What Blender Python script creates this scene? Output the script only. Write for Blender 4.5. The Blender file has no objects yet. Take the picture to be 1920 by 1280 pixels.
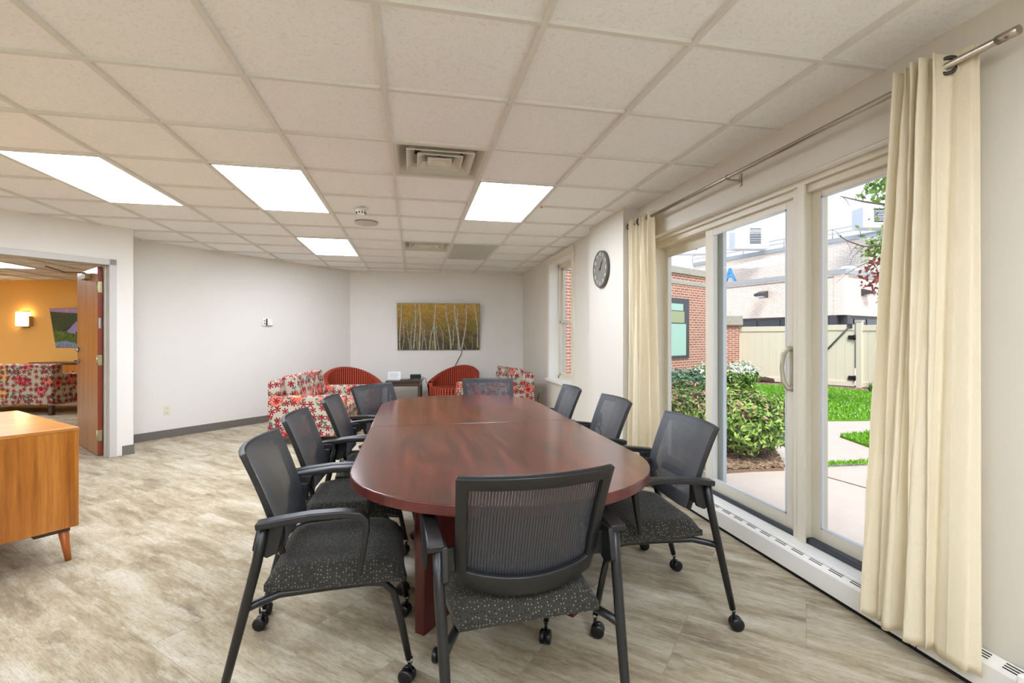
import bpy, bmesh, math, random
from mathutils import Vector, Matrix, noise
random.seed(7)
SC = bpy.context.scene
COL = SC.collection
PI = math.pi

# ------------------------------------------------------------------ camera
EYE, YAW, FPX, CPX, CPY = 1.265, 0.203, 905.0, 960.0, 632.0
cam_d = bpy.data.cameras.new('camera'); cam = bpy.data.objects.new('camera', cam_d); COL.objects.link(cam)
cam.location = (0, 0, EYE); cam.rotation_euler = (PI/2, 0, -YAW)
cam_d.sensor_width = 36; cam_d.lens = 36*FPX/1920; cam_d.shift_y = (CPY-640)/1920; cam_d.clip_start = 0.02; cam_d.clip_end = 300
SC.camera = cam
SC.view_settings.view_transform = 'Standard'; SC.view_settings.look = 'None'
SC.view_settings.gamma = 1; SC.view_settings.use_curve_mapping = False
SC.view_settings.exposure = 1.33
SC.cycles.use_denoising = True
SC.cycles.max_bounces = 8; SC.cycles.diffuse_bounces = 5; SC.cycles.glossy_bounces = 4
SC.cycles.transparent_max_bounces = 16; SC.cycles.transmission_bounces = 6
SC.cycles.caustics_reflective = False; SC.cycles.caustics_refractive = False
SC.cycles.sample_clamp_indirect = 8

# ------------------------------------------------------------------ world sky
wd = bpy.data.worlds.new('sky'); SC.world = wd; wd.use_nodes = True
nt = wd.node_tree; nt.nodes.clear()
o_ = nt.nodes.new('ShaderNodeOutputWorld'); b_ = nt.nodes.new('ShaderNodeBackground')
tc = nt.nodes.new('ShaderNodeTexCoord'); sp = nt.nodes.new('ShaderNodeSeparateXYZ'); cr = nt.nodes.new('ShaderNodeValToRGB')
nz = nt.nodes.new('ShaderNodeTexNoise'); nz.inputs['Scale'].default_value = 2.2; nz.inputs['Detail'].default_value = 5
ad = nt.nodes.new('ShaderNodeMath'); ad.operation = 'MULTIPLY_ADD'; ad.inputs[1].default_value = 0.35; 
nt.links.new(tc.outputs['Generated'], sp.inputs[0]); nt.links.new(tc.outputs['Generated'], nz.inputs['Vector'])
nt.links.new(nz.outputs['Fac'], ad.inputs[0]); nt.links.new(sp.outputs['Z'], ad.inputs[2])
nt.links.new(ad.outputs[0], cr.inputs[0]); nt.links.new(cr.outputs[0], b_.inputs[0]); nt.links.new(b_.outputs[0], o_.inputs[0])
cr.color_ramp.elements[0].position = 0.26; cr.color_ramp.elements[0].color = (0.58, 0.60, 0.66, 1)
cr.color_ramp.elements[1].position = 0.52; cr.color_ramp.elements[1].color = (0.24, 0.265, 0.375, 1)
b_.inputs[1].default_value = 1.2

sun_d = bpy.data.lights.new('sun', 'SUN'); sun = bpy.data.objects.new('sun', sun_d); COL.objects.link(sun)
sun_d.energy = 1.7; sun_d.angle = 0.35; sun_d.color = (1, 0.96, 0.9)
sun.rotation_mode='QUATERNION'; sun.rotation_quaternion = Vector((.16,.62,-.77)).to_track_quat('-Z','Y')   # high, along the window wall from behind the camera
PANEL_POWER = 8.8      # emission strength of the ceiling light diffusers

# ------------------------------------------------------------------ helpers
cY, sY = math.cos(YAW), math.sin(YAW)
def W(px, py, Z):                     # a photograph point at depth Z along the view axis
    xc = (px-CPX)/FPX*Z
    return Vector((xc*cY+Z*sY, -xc*sY+Z*cY, EYE-(py-CPY)/FPX*Z))
def G(px, py, z=0.0):                 # a photograph point on a horizontal plane
    return W(px, py, (EYE-z)*FPX/(py-CPY))
def onX(px, py, X):
    a = (px-CPX)/FPX; Z = X/(a*cY+sY); return W(px, py, Z)
def online(px, P, d):                 # x,y where the photograph column meets a vertical wall through P along d
    a = (px-CPX)/FPX; rx, ry = a*cY+sY, -a*sY+cY
    det = rx*(-d[1])+d[0]*ry
    t = (P[0]*(-d[1])+d[0]*P[1])/det
    return Vector((rx*t, ry*t, 0))

class MB:
    def __init__(s): s.v=[]; s.f=[]; s.m=[]; s.sm=[]
    def add(s, vs, fs, mi=0, smooth=False):
        b=len(s.v); s.v += [tuple(v) for v in vs]
        for f in fs: s.f.append(tuple(b+i for i in f)); s.m.append(mi); s.sm.append(smooth)
        return s
    def box(s, a, b, mi=0, mat=None):
        x0,y0,z0=a; x1,y1,z1=b
        vs=[Vector(p) for p in ((x0,y0,z0),(x1,y0,z0),(x1,y1,z0),(x0,y1,z0),(x0,y0,z1),(x1,y0,z1),(x1,y1,z1),(x0,y1,z1))]
        if mat is not None: vs=[mat@v for v in vs]
        return s.add(vs,[(0,3,2,1),(4,5,6,7),(0,1,5,4),(1,2,6,5),(2,3,7,6),(3,0,4,7)],mi)
    def prism(s, poly, z0, z1, mi=0, mat=None, smooth=False):
        n=len(poly); vs=[Vector((p[0],p[1],z0)) for p in poly]+[Vector((p[0],p[1],z1)) for p in poly]
        if mat is not None: vs=[mat@v for v in vs]
        s.add(vs,[tuple(range(n-1,-1,-1)),tuple(range(n,2*n))],mi)
        b=len(s.v)-2*n
        for i in range(n):
            j=(i+1)%n; s.f.append((b+i,b+j,b+n+j,b+n+i)); s.m.append(mi); s.sm.append(smooth)
        return s
    def tube(s, pts, r, seg=10, mi=0, cap=True):
        pts=[Vector(p) for p in pts]; n=len(pts); rs=r if isinstance(r,(list,tuple)) else [r]*n
        vs=[]; up=None
        for i,p in enumerate(pts):
            t=(pts[min(i+1,n-1)]-pts[max(i-1,0)]).normalized()
            if up is None: up=Vector((0,0,1)) if abs(t.z)<.9 else Vector((1,0,0))
            a=t.cross(up); a.normalize(); bb=a.cross(t); up=bb
            for k in range(seg):
                th=2*PI*k/seg; vs.append(p+(a*math.cos(th)+bb*math.sin(th))*rs[i])
        fs=[(i*seg+k,i*seg+(k+1)%seg,(i+1)*seg+(k+1)%seg,(i+1)*seg+k) for i in range(n-1) for k in range(seg)]
        s.add(vs,fs,mi,True)
        b=len(s.v)-len(vs)
        if cap:
            s.f.append(tuple(b+k for k in range(seg-1,-1,-1))); s.m.append(mi); s.sm.append(False)
            s.f.append(tuple(b+(n-1)*seg+k for k in range(seg))); s.m.append(mi); s.sm.append(False)
        return s
    def lathe(s, prof, seg=24, mi=0, mat=None, smooth=True):
        n=len(prof); vs=[]
        for r,z in prof:
            for k in range(seg):
                th=2*PI*k/seg; v=Vector((r*math.cos(th),r*math.sin(th),z)); vs.append(mat@v if mat is not None else v)
        fs=[(i*seg+k,i*seg+(k+1)%seg,(i+1)*seg+(k+1)%seg,(i+1)*seg+k) for i in range(n-1) for k in range(seg)]
        return s.add(vs,fs,mi,smooth)
    def grid(s, fn, nu, nv, mi=0, smooth=True, close=False):
        vs=[fn(i/nu,j/nv) for j in range(nv+1) for i in range(nu+1)]
        fs=[(j*(nu+1)+i,j*(nu+1)+i+1,(j+1)*(nu+1)+i+1,(j+1)*(nu+1)+i) for j in range(nv) for i in range(nu)]
        return s.add(vs,fs,mi,smooth)
    def build(s, name, mats, parent=None, bevel=0, seg=2, solid=0, uv=False, sub=0, angle=35, loc=None, offset=0):
        me=bpy.data.meshes.new(name); me.from_pydata(s.v,[],s.f)
        if not isinstance(mats,(list,tuple)): mats=[mats]
        for m in mats: me.materials.append(m)
        me.polygons.foreach_set('material_index',s.m); me.polygons.foreach_set('use_smooth',s.sm)
        if uv:
            ul=me.uv_layers.new(name='UVMap')
            for p in me.polygons:
                nrm=p.normal; ax=max(range(3),key=lambda i:abs(nrm[i]))
                for li in p.loop_indices:
                    co=me.vertices[me.loops[li].vertex_index].co
                    ul.data[li].uv=((co.y,co.z),(co.x,co.z),(co.x,co.y))[ax]
        me.update()
        o=bpy.data.objects.new(name,me); COL.objects.link(o)
        if parent is not None: o.parent=parent
        if loc is not None: o.location=loc
        if solid:
            md=o.modifiers.new('s','SOLIDIFY'); md.thickness=solid; md.offset=offset
        if bevel:
            md=o.modifiers.new('b','BEVEL'); md.width=bevel; md.segments=seg; md.limit_method='ANGLE'; md.angle_limit=math.radians(angle)
            me.polygons.foreach_set('use_smooth',[True]*len(me.polygons)); me.set_sharp_from_angle(angle=math.radians(50))
        if sub:
            md=o.modifiers.new('d','SUBSURF'); md.levels=sub; md.render_levels=sub
        return o
def tag(o, label=None, cat=None, group=None, kind=None):
    if label: o['label']=label
    if cat: o['category']=cat
    if group: o['group']=group
    if kind: o['kind']=kind
    return o
def struct(o): o['kind']='structure'; return o
def empty(name, loc=(0,0,0), rz=0):
    o=bpy.data.objects.new(name,None); COL.objects.link(o); o.location=loc; o.rotation_euler=(0,0,rz); o.empty_display_size=.1; return o
def kids(o): return [c for c in bpy.data.objects if c.parent==o]
def copy_tree(o, parent=None):
    ch=kids(o); c=o.copy(); COL.objects.link(c); c.parent=parent
    for k in ch: copy_tree(k,c)
    return c
def text_mesh(name,cu,parent=None):
    tmp=bpy.data.objects.new(name+'_curve',cu); COL.objects.link(tmp); dg=bpy.context.evaluated_depsgraph_get(); me=bpy.data.meshes.new_from_object(tmp.evaluated_get(dg))
    bpy.data.objects.remove(tmp); me.name=name; o=bpy.data.objects.new(name,me); COL.objects.link(o)
    if parent is not None: o.parent=parent
    return o
def RX(a): return Matrix.Rotation(a,4,'X')
def RY(a): return Matrix.Rotation(a,4,'Y')
def RZ(a): return Matrix.Rotation(a,4,'Z')
def T(x,y,z): return Matrix.Translation((x,y,z))

# ------------------------------------------------------------------ materials
class NT:
    def __init__(s,name):
        s.m=bpy.data.materials.new(name); s.m.use_nodes=True; s.t=s.m.node_tree; s.b=s.t.nodes['Principled BSDF']; s.o=s.t.nodes['Material Output']
    def n(s,t,**k):
        nd=s.t.nodes.new('ShaderNode'+t)
        for a,v in k.items():
            if a in nd.inputs.keys() if isinstance(a,str) else False: nd.inputs[a].default_value=v
            else: setattr(nd,a,v)
        return nd
    def L(s,a,b): s.t.links.new(a,b)
    def val(s,sock,v):
        if isinstance(v,bpy.types.NodeSocket): s.L(v,sock)
        else: sock.default_value=v
    def math(s,op,a,b=0.0,c=None):
        nd=s.n('Math',operation=op); s.val(nd.inputs[0],a); s.val(nd.inputs[1],b)
        if c is not None: s.val(nd.inputs[2],c)
        return nd.outputs[0]
    def mix(s,f,a,b,blend='MIX'):
        nd=s.t.nodes.new('ShaderNodeMix'); nd.data_type='RGBA'; nd.blend_type=blend
        s.val(nd.inputs['Factor'],f)
        for k,v in (('A',a),('B',b)):
            sk=[i for i in nd.inputs if i.name==k and i.type=='RGBA'][0]
            s.val(sk,v if isinstance(v,bpy.types.NodeSocket) else tuple(v)+(1,) if len(v)==3 else v)
        return [o for o in nd.outputs if o.type=='RGBA'][0]
    def coord(s,kind='Object',rot=0,scale=(1,1,1)):
        tc=s.t.nodes.new('ShaderNodeTexCoord'); mp=s.t.nodes.new('ShaderNodeMapping')
        mp.inputs['Rotation'].default_value=(0,0,rot) if not isinstance(rot,tuple) else rot; mp.inputs['Scale'].default_value=scale
        s.L(tc.outputs[kind],mp.inputs[0]); return mp.outputs[0]
    def noise(s,v,scale,detail=3,rough=.5,dist=0):
        nd=s.t.nodes.new('ShaderNodeTexNoise'); nd.inputs['Scale'].default_value=scale; nd.inputs['Detail'].default_value=detail
        nd.inputs['Roughness'].default_value=rough; nd.inputs['Distortion'].default_value=dist; s.L(v,nd.inputs['Vector']); return nd.outputs['Fac']
    def ramp(s,f,stops,interp='LINEAR'):
        nd=s.t.nodes.new('ShaderNodeValToRGB'); cr=nd.color_ramp; cr.interpolation=interp
        while len(cr.elements)<len(stops): cr.elements.new(.5)
        for e,(p,c) in zip(cr.elements,stops): e.position=p; e.color=tuple(c)+(1,) if len(c)==3 else c
        s.L(f,nd.inputs[0]); return nd.outputs[0]
    def bump(s,h,strength=.2,dist=.01):
        nd=s.t.nodes.new('ShaderNodeBump'); nd.inputs['Strength'].default_value=strength; nd.inputs['Distance'].default_value=dist
        s.L(h,nd.inputs['Height']); s.L(nd.outputs[0],s.b.inputs['Normal'])
    def set(s,**k):
        mp={'col':'Base Color','rough':'Roughness','metal':'Metallic','spec':'Specular IOR Level','coat':'Coat Weight','alpha':'Alpha','sheen':'Sheen Weight','coatr':'Coat Roughness','estr':'Emission Strength','ecol':'Emission Color'}
        for a,v in k.items():
            sk=s.b.inputs[mp[a]]
            if a in('col','ecol') and not isinstance(v,bpy.types.NodeSocket): v=tuple(v)+(1,)
            s.val(sk,v)
        return s
def srgb(r,g,b):
    f=lambda c:(c/255/12.92) if c/255<=.04045 else ((c/255+.055)/1.055)**2.4
    return (f(r),f(g),f(b))
def plain(name,rgb,rough=.5,metal=0,spec=.5,**k):
    m=NT(name).set(col=srgb(*rgb),rough=rough,metal=metal,spec=spec,**k); return m.m
def paint(name,rgb,rough=.7):
    m=NT(name); v=m.coord(); n=m.noise(v,90,2); n2=m.noise(v,1.3,2)
    a=srgb(*rgb); m.set(col=m.mix(n2,[c*.965 for c in a],[min(1,c*1.02) for c in a]),rough=rough,spec=.3); m.bump(n,.06,.002); return m.m

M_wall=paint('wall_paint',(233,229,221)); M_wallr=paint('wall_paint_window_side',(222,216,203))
M_orange=paint('orange_paint',(247,192,104)); M_trimw=plain('white_trim',(240,238,230),.45); M_cream=plain('cream_vinyl',(226,219,200),.42)
M_grayframe=plain('grey_door_frame',(200,198,192),.4)
M_base=NT('cove_base_vinyl'); _v=M_base.coord(); M_base.set(col=M_base.mix(M_base.noise(_v,160,2),srgb(98,92,86),srgb(124,118,110)),rough=.55); M_base=M_base.m
m=NT('ceiling_tile'); v=m.coord(); n=m.noise(v,85,3,.65); n2=m.noise(v,28,2)
m.set(col=m.ramp(n,[(.30,srgb(234,233,230)),(.46,srgb(248,248,247)),(1,srgb(251,251,250))]),rough=.9,spec=.1); m.bump(m.math('ADD',n,n2),.4,.004); M_tile=m.m
M_grid=plain('ceiling_grid_metal',(226,224,216),.6,0,.3)
# carpet tiles, streaks running at 45 degrees to the window wall
m=NT('streaked_carpet_tile'); v=m.coord('Object',rot=math.radians(43))
def scl(vv,s3):
    mp=m.t.nodes.new('ShaderNodeMapping'); mp.inputs['Scale'].default_value=s3; m.L(vv,mp.inputs[0]); return mp.outputs[0]
br=m.t.nodes.new('ShaderNodeTexBrick'); br.inputs['Scale'].default_value=1; br.inputs['Brick Width'].default_value=.92; br.inputs['Row Height'].default_value=.46
br.offset=.5; br.inputs['Mortar Size'].default_value=.0016; br.inputs['Color1'].default_value=(0,0,0,1); br.inputs['Color2'].default_value=(1,1,1,1); br.inputs['Mortar'].default_value=(.5,.5,.5,1); br.inputs['Bias'].default_value=0
m.L(v,br.inputs['Vector'])
off=m.t.nodes.new('ShaderNodeVectorMath'); off.operation='MULTIPLY_ADD'; m.L(br.outputs['Color'],off.inputs[0]); off.inputs[1].default_value=(7.3,3.1,2.0); m.L(v,off.inputs[2]); vo=off.outputs[0]
streak=m.noise(scl(vo,(2.6,62,1)),1,6,.68); fine=m.noise(scl(v,(22,210,1)),1,3,.7); blob=m.noise(scl(vo,(1.7,6.5,1)),1,6,.68,.3); wear=m.noise(scl(vo,(3.2,13,1)),1.3,5,.7)
pile=m.noise(v,420,2,.7)
c1=m.ramp(blob,[(.33,srgb(138,124,100)),(.45,srgb(168,153,125)),(.56,srgb(188,176,150)),(.68,srgb(208,199,180))])
mask=m.math('MULTIPLY',m.ramp(wear,[(.52,(0,0,0)),(.66,(1,1,1))]),.75)
c2=m.mix(mask,c1,srgb(202,193,172))
dk=m.ramp(streak,[(.30,(.74,.73,.71)),(.46,(.96,.955,.95)),(.7,(1.03,1.03,1.03))])
c3=m.mix(.9,c2,dk,'MULTIPLY'); c4=m.mix(.75,c3,m.ramp(fine,[(.3,(.52,.50,.48)),(.5,(1,1,1)),(1,(1.08,1.08,1.08))]),'MULTIPLY')
c5=m.mix(m.math('MULTIPLY',br.outputs['Fac'],.35),c4,srgb(110,98,80)); c6=m.mix(.25,c5,m.ramp(pile,[(.3,(.7,.7,.7)),(.7,(1.15,1.15,1.15))]),'MULTIPLY')
m.set(col=c6,rough=.92,spec=.12,sheen=.12); m.bump(m.math('ADD',m.math('MULTIPLY',streak,.7),pile),.35,.004); M_carpet=m.m

def wood(name,c_dark,c_mid,c_light,axis,scale=1.0,rough=.3,coat=0.3,cath=0.0,panels=0,spec=.5):
    m=NT(name); v=m.coord('Object'); s3=[18*scale]*3; s3[axis]=1.1*scale
    mp=m.t.nodes.new('ShaderNodeMapping'); mp.inputs['Scale'].default_value=s3; m.L(v,mp.inputs[0]); vv=mp.outputs[0]
    big=m.noise(vv,.55,4,.6,1.2+cath); fn=m.noise(vv,4.2,5,.7,.4)
    f=m.math('ADD',m.math('MULTIPLY',big,.64),m.math('MULTIPLY',fn,.36))
    c=m.ramp(f,[(.32,srgb(*c_dark)),(.5,srgb(*c_mid)),(.68,srgb(*c_light))])
    if panels:
        sp_=m.t.nodes.new('ShaderNodeSeparateXYZ'); m.L(v,sp_.inputs[0])
        wn=m.t.nodes.new('ShaderNodeTexWhiteNoise'); wn.noise_dimensions='1D'; m.L(m.math('FLOOR',m.math('MULTIPLY',sp_.outputs[0],panels)),wn.inputs['W'])
        c=m.mix(.5,c,m.ramp(wn.outputs['Value'],[(0,(.72,.68,.62)),(1,(1.2,1.2,1.15))]),'MULTIPLY')
    m.set(col=c,rough=rough,coat=coat,coatr=.12,spec=spec); m.bump(fn,.03,.001); return m.m
M_mahog=wood('mahogany_laminate',(34,13,10),(92,36,25),(142,62,42),1,.8,.2,.32,2.6)
M_mahogv=wood('mahogany_laminate_upright',(60,20,18),(84,30,26),(100,38,32),2,.8,.38,.15,.2)
M_teak=wood('teak_veneer',(140,78,24),(196,122,44),(226,160,78),2,.7,.32,.25,.5,panels=9)
M_teaktop=wood('teak_veneer_top',(176,104,44),(208,140,70),(226,164,94),0,.7,.28,.3,.3)
M_teakleg=wood('teak_leg',(140,70,26),(176,94,38),(196,112,52),2,1,.35,.2)
M_doorw=wood('door_veneer',(160,104,58),(186,130,82),(206,156,106),2,.5,.28,.35,.6)
M_dooredge=plain('door_edge_red_brown',(140,64,42),.4)
M_darkwood=wood('dark_walnut',(48,32,24),(66,46,34),(82,58,44),0,1,.35,.2)
M_black=plain('black_plastic',(24,24,25),.42); M_blackm=plain('black_powder_coat',(22,22,24),.36,0,.5)
M_caster=plain('caster_black',(20,21,24),.3); M_chrome=plain('chrome',(200,200,200),.2,1)
M_nickel=plain('brushed_nickel',(176,166,152),.28,1); M_bronze=plain('dark_grommet',(74,66,60),.3,.8)
M_brass=plain('worn_brass',(196,184,140),.35,.7)
# chair seat fabric with small pale dots
m=NT('dotted_seat_fabric'); v=m.coord(); vo=m.t.nodes.new('ShaderNodeTexVoronoi'); vo.voronoi_dimensions='2D'; vo.inputs['Scale'].default_value=96; vo.inputs['Randomness'].default_value=.5; m.L(m.coord('UV'),vo.inputs['Vector'])
dot=m.math('LESS_THAN',vo.outputs['Distance'],.135); wv=m.noise(v,500,2)
sel=m.t.nodes.new('ShaderNodeSeparateColor'); m.L(vo.outputs['Color'],sel.inputs[0]); dot=m.math('MULTIPLY',dot,m.math('GREATER_THAN',sel.outputs[0],.55)); dk_=m.math('MULTIPLY',m.math('LESS_THAN',vo.outputs['Distance'],.2),m.math('LESS_THAN',sel.outputs[0],.45))
m.set(col=m.mix(dot,m.mix(dk_,m.mix(wv,srgb(40,39,35),srgb(56,54,48)),srgb(24,24,22)),srgb(158,152,132)),rough=.85,spec=.2,sheen=.1); m.bump(wv,.3,.002); M_seat=m.m
# see-through mesh of the chair backs
m=NT('chair_back_mesh'); tcn=m.t.nodes.new('ShaderNodeTexCoord'); s_=m.t.nodes.new('ShaderNodeSeparateXYZ'); m.L(tcn.outputs['Object'],s_.inputs[0])
sx=m.math('SINE',m.math('MULTIPLY',s_.outputs[0],2*PI/.0092)); sz=m.math('SINE',m.math('MULTIPLY',s_.outputs[2],2*PI/.0046))
hole=m.math('MULTIPLY',m.math('GREATER_THAN',sx,.45),m.math('ADD',m.math('MULTIPLY',m.math('GREATER_THAN',sz,-.6),.62),.25))
lw=m.t.nodes.new('ShaderNodeLayerWeight'); lw.inputs['Blend'].default_value=.5   # raised threads close the gaps at slanting views
hole=m.math('MULTIPLY',hole,m.math('MAXIMUM',0.0,m.math('SUBTRACT',1.0,m.math('MULTIPLY',lw.outputs['Facing'],1.15))))
wv=m.noise(tcn.outputs['Object'],60,2)
m.set(col=m.mix(wv,srgb(27,29,34),srgb(42,46,56)),rough=.42,spec=.8,sheen=.14,alpha=m.math('SUBTRACT',1.0,hole)); M_mesh=m.m
# floral upholstery
m=NT('floral_upholstery'); uvn=m.t.nodes.new('ShaderNodeTexCoord'); uv=uvn.outputs['UV']
def vor(scale,rnd=.75):
    sc_=m.t.nodes.new('ShaderNodeVectorMath'); sc_.operation='SCALE'; sc_.inputs['Scale'].default_value=scale; m.L(uv,sc_.inputs[0])
    vr=m.t.nodes.new('ShaderNodeTexVoronoi'); vr.voronoi_dimensions='2D'; vr.inputs['Scale'].default_value=1; vr.inputs['Randomness'].default_value=rnd; m.L(sc_.outputs[0],vr.inputs['Vector'])
    sb=m.t.nodes.new('ShaderNodeVectorMath'); sb.operation='SUBTRACT'; m.L(sc_.outputs[0],sb.inputs[0]); m.L(vr.outputs['Position'],sb.inputs[1])
    s2=m.t.nodes.new('ShaderNodeSeparateXYZ'); m.L(sb.outputs[0],s2.inputs[0]); s3=m.t.nodes.new('ShaderNodeSeparateColor'); m.L(vr.outputs['Color'],s3.inputs[0])
    return vr.outputs['Distance'],m.math('ARCTAN2',s2.outputs[1],s2.outputs[0]),s3
d,th,cc=vor(10.5,.6)
pet=m.math('ABSOLUTE',m.math('COSINE',m.math('MULTIPLY',m.math('ADD',th,cc.outputs[1]),3.0)))
pr=m.math('MULTIPLY',m.math('POWER',pet,.8),.44)
petal=m.math('LESS_THAN',d,pr); 
d2,th2,c2_=vor(4.3,.8); nn=m.noise(uv,22,3,.6)
rose=m.math('MULTIPLY',m.math('LESS_THAN',m.math('ADD',d2,m.math('MULTIPLY',nn,.2)),.42),m.math('GREATER_THAN',c2_.outputs[1],.3))
leaf=m.math('MULTIPLY',m.math('LESS_THAN',m.math('ADD',d2,m.math('MULTIPLY',nn,.5)),.72),m.math('GREATER_THAN',nn,.5))
rc=m.ramp(c2_.outputs[0],[(.0,srgb(184,24,64)),(.32,srgb(206,80,58)),(.55,srgb(206,176,92)),(.72,srgb(172,26,52)),(.9,srgb(206,110,86))],'CONSTANT')
rc=m.mix(m.math('MULTIPLY',m.ramp(m.noise(uv,38,2),[(.42,(0,0,0)),(.6,(1,1,1))]),.5),rc,srgb(240,190,170))
base=m.mix(leaf,srgb(190,182,164),m.ramp(nn,[(.5,srgb(78,106,84)),(.7,srgb(98,104,104))]))
c=m.mix(rose,base,rc); c=m.mix(petal,c,m.mix(m.math('LESS_THAN',d,.10),srgb(150,18,42),srgb(100,12,30)))
m.set(col=c,rough=.85,spec=.2); M_floral=m.m
# red upholstery with dark pin stripes
m=NT('red_striped_upholstery'); uvn=m.t.nodes.new('ShaderNodeTexCoord'); s_=m.t.nodes.new('ShaderNodeSeparateXYZ'); m.L(uvn.outputs['UV'],s_.inputs[0])
st=m.math('SINE',m.math('MULTIPLY',s_.outputs[0],2*PI/.045)); dsh=m.math('SINE',m.math('MULTIPLY',s_.outputs[1],2*PI/.03))
m1=m.ramp(st,[(.0,srgb(60,20,24)),(.06,srgb(140,40,36)),(.2,srgb(178,58,44)),(.8,srgb(186,66,46)),(1,srgb(200,96,56))])
m.set(col=m.mix(m.math('MULTIPLY',m.math('GREATER_THAN',dsh,.4),.25),m1,srgb(206,110,60)),rough=.8,spec=.2); M_red=m.m
# curtain linen
m=NT('cream_curtain_linen'); v=m.coord('Object',scale=(1,1,.25)); n=m.noise(v,130,4,.7); n2=m.noise(m.coord('Object'),9,3,.6,1.5)
m.set(col=m.mix(n,srgb(244,234,206),srgb(252,246,226)),rough=.8,spec=.2)
m.bump(m.math('ADD',m.math('MULTIPLY',n2,1.2),m.math('MULTIPLY',n,.25)),.35,.012)
tr=m.t.nodes.new('ShaderNodeBsdfTranslucent'); tr.inputs[0].default_value=srgb(252,238,196)+(1,); mx=m.t.nodes.new('ShaderNodeMixShader'); mx.inputs[0].default_value=.28
m.L(m.b.outputs[0],mx.inputs[1]); m.L(tr.outputs[0],mx.inputs[2]); m.L(mx.outputs[0],m.o.inputs[0]); M_curt=m.m
# window glass, thin
m=NT('clear_glass'); tb=m.t.nodes.new('ShaderNodeBsdfTransparent'); tb.inputs[0].default_value=(.95,.97,.96,1); gb=m.t.nodes.new('ShaderNodeBsdfGlossy'); gb.inputs['Roughness'].default_value=.01
fr=m.t.nodes.new('ShaderNodeFresnel'); fr.inputs[0].default_value=1.22; mx=m.t.nodes.new('ShaderNodeMixShader'); ge=m.t.nodes.new('ShaderNodeNewGeometry'); m.L(m.math('MULTIPLY',fr.outputs[0],m.math('SUBTRACT',1.0,ge.outputs['Backfacing'])),mx.inputs[0]); m.L(tb.outputs[0],mx.inputs[1]); m.L(gb.outputs[0],mx.inputs[2]); m.L(mx.outputs[0],m.o.inputs[0]); M_glass=m.m
def emis(name,rgb,s): 
    m=NT(name); m.set(col=srgb(*rgb),ecol=srgb(*rgb),estr=s,rough=.6); return m.m
M_lit=emis('lit_diffuser',(231,240,255),PANEL_POWER); M_sconce=emis('lit_sconce_shade',(255,222,168),5.0)
M_unlit=plain('unlit_diffuser',(188,188,182),.35)
def brick(name,c1,c2,mort,w,h,ms=.010,rot=(PI/2,0,0),bias=0):
    m=NT(name); tcn=m.t.nodes.new('ShaderNodeTexCoord')
    b=m.t.nodes.new('ShaderNodeTexBrick'); b.inputs['Scale'].default_value=1; b.inputs['Brick Width'].default_value=w; b.inputs['Row Height'].default_value=h; b.inputs['Mortar Size'].default_value=ms; b.inputs['Bias'].default_value=bias
    b.inputs['Color1'].default_value=srgb(*c1)+(1,); b.inputs['Color2'].default_value=srgb(*c2)+(1,); b.inputs['Mortar'].default_value=srgb(*mort)+(1,)
    m.L(tcn.outputs['UV'],b.inputs['Vector']); n=m.noise(tcn.outputs['UV'],6,3)
    m.set(col=m.mix(.35,b.outputs['Color'],m.ramp(n,[(.3,(.75,.75,.75)),(.7,(1.15,1.15,1.15))]),'MULTIPLY'),rough=.9,spec=.1); m.bump(b.outputs['Fac'],-.4,.004); return m.m
M_brick=brick('red_brick',(196,128,106),(172,108,92),(222,212,200),.2,.0677,.009)
M_bbrick=brick('pale_brick',(246,234,222),(238,224,210),(214,200,188),.40,.135,.014)
M_pbrick=brick('pale_brick_lower',(246,234,222),(238,222,208),(212,196,184),.30,.10,.011)
def stone(name,a,b,scale=14):
    m=NT(name); v=m.coord(); m.set(col=m.mix(m.noise(v,scale,5,.7),srgb(*a),srgb(*b)),rough=.9,spec=.1); m.bump(m.noise(v,scale*3,3),.5,.01); return m.m
M_stone=stone('limestone_coping',(150,146,136),(206,202,192)); M_conc=stone('concrete_paving',(204,190,178),(222,209,198),3)
M_mulch=stone('wood_chip_mulch',(84,62,50),(176,150,128),40); M_rock=stone('dark_rock',(50,36,34),(100,84,78),10); M_soil=stone('grass_soil',(80,120,40),(128,168,66),12)
M_fence=plain('cream_vinyl_fence',(232,224,204),.5); M_roofm=plain('grey_metal_coping',(168,174,178),.5); M_white=plain('white_metal',(214,220,226),.4)
M_darkgl=plain('dark_window_glass',(60,66,74),.15); M_dframe=plain('dark_bronze_frame',(64,64,70),.4)
M_mint=plain('mint_roller_blind',(176,214,200),.6); M_blue=plain('blue_sign',(84,160,214),.5)
def leafm(name,a,b):
    m=NT(name); v=m.coord(); m.set(col=m.mix(m.noise(v,6,2),srgb(*a),srgb(*b)),rough=.6,spec=.3); return m.m
M_lf1=leafm('leaf_green',(78,116,46),(120,152,70)); M_lf2=leafm('leaf_light_green',(140,174,80),(180,202,112)); M_lf3=leafm('leaf_dark_green',(40,68,36),(68,98,52))
M_lfr=leafm('leaf_bronze_red',(120,56,54),(170,96,84)); M_pink=leafm('pink_flower',(176,120,118),(204,156,146)); M_whf=leafm('white_flower',(236,240,226),(250,250,244)); M_blug=leafm('blue_green_needle',(70,110,88),(110,150,118))
M_bark=stone('bark',(90,76,68),(140,124,112),20); M_clover=leafm('clover_flower',(230,234,224),(250,250,250))
M_grassb=leafm('grass_blade',(96,158,34),(150,206,66))
M_paper=plain('white_paper',(240,240,238),.6); M_ivory=plain('ivory_plastic',(232,226,202),.4); M_dark=plain('dark_slot',(20,20,22),.8); M_ink=plain('grey_ink',(150,150,155),.7)
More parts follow.
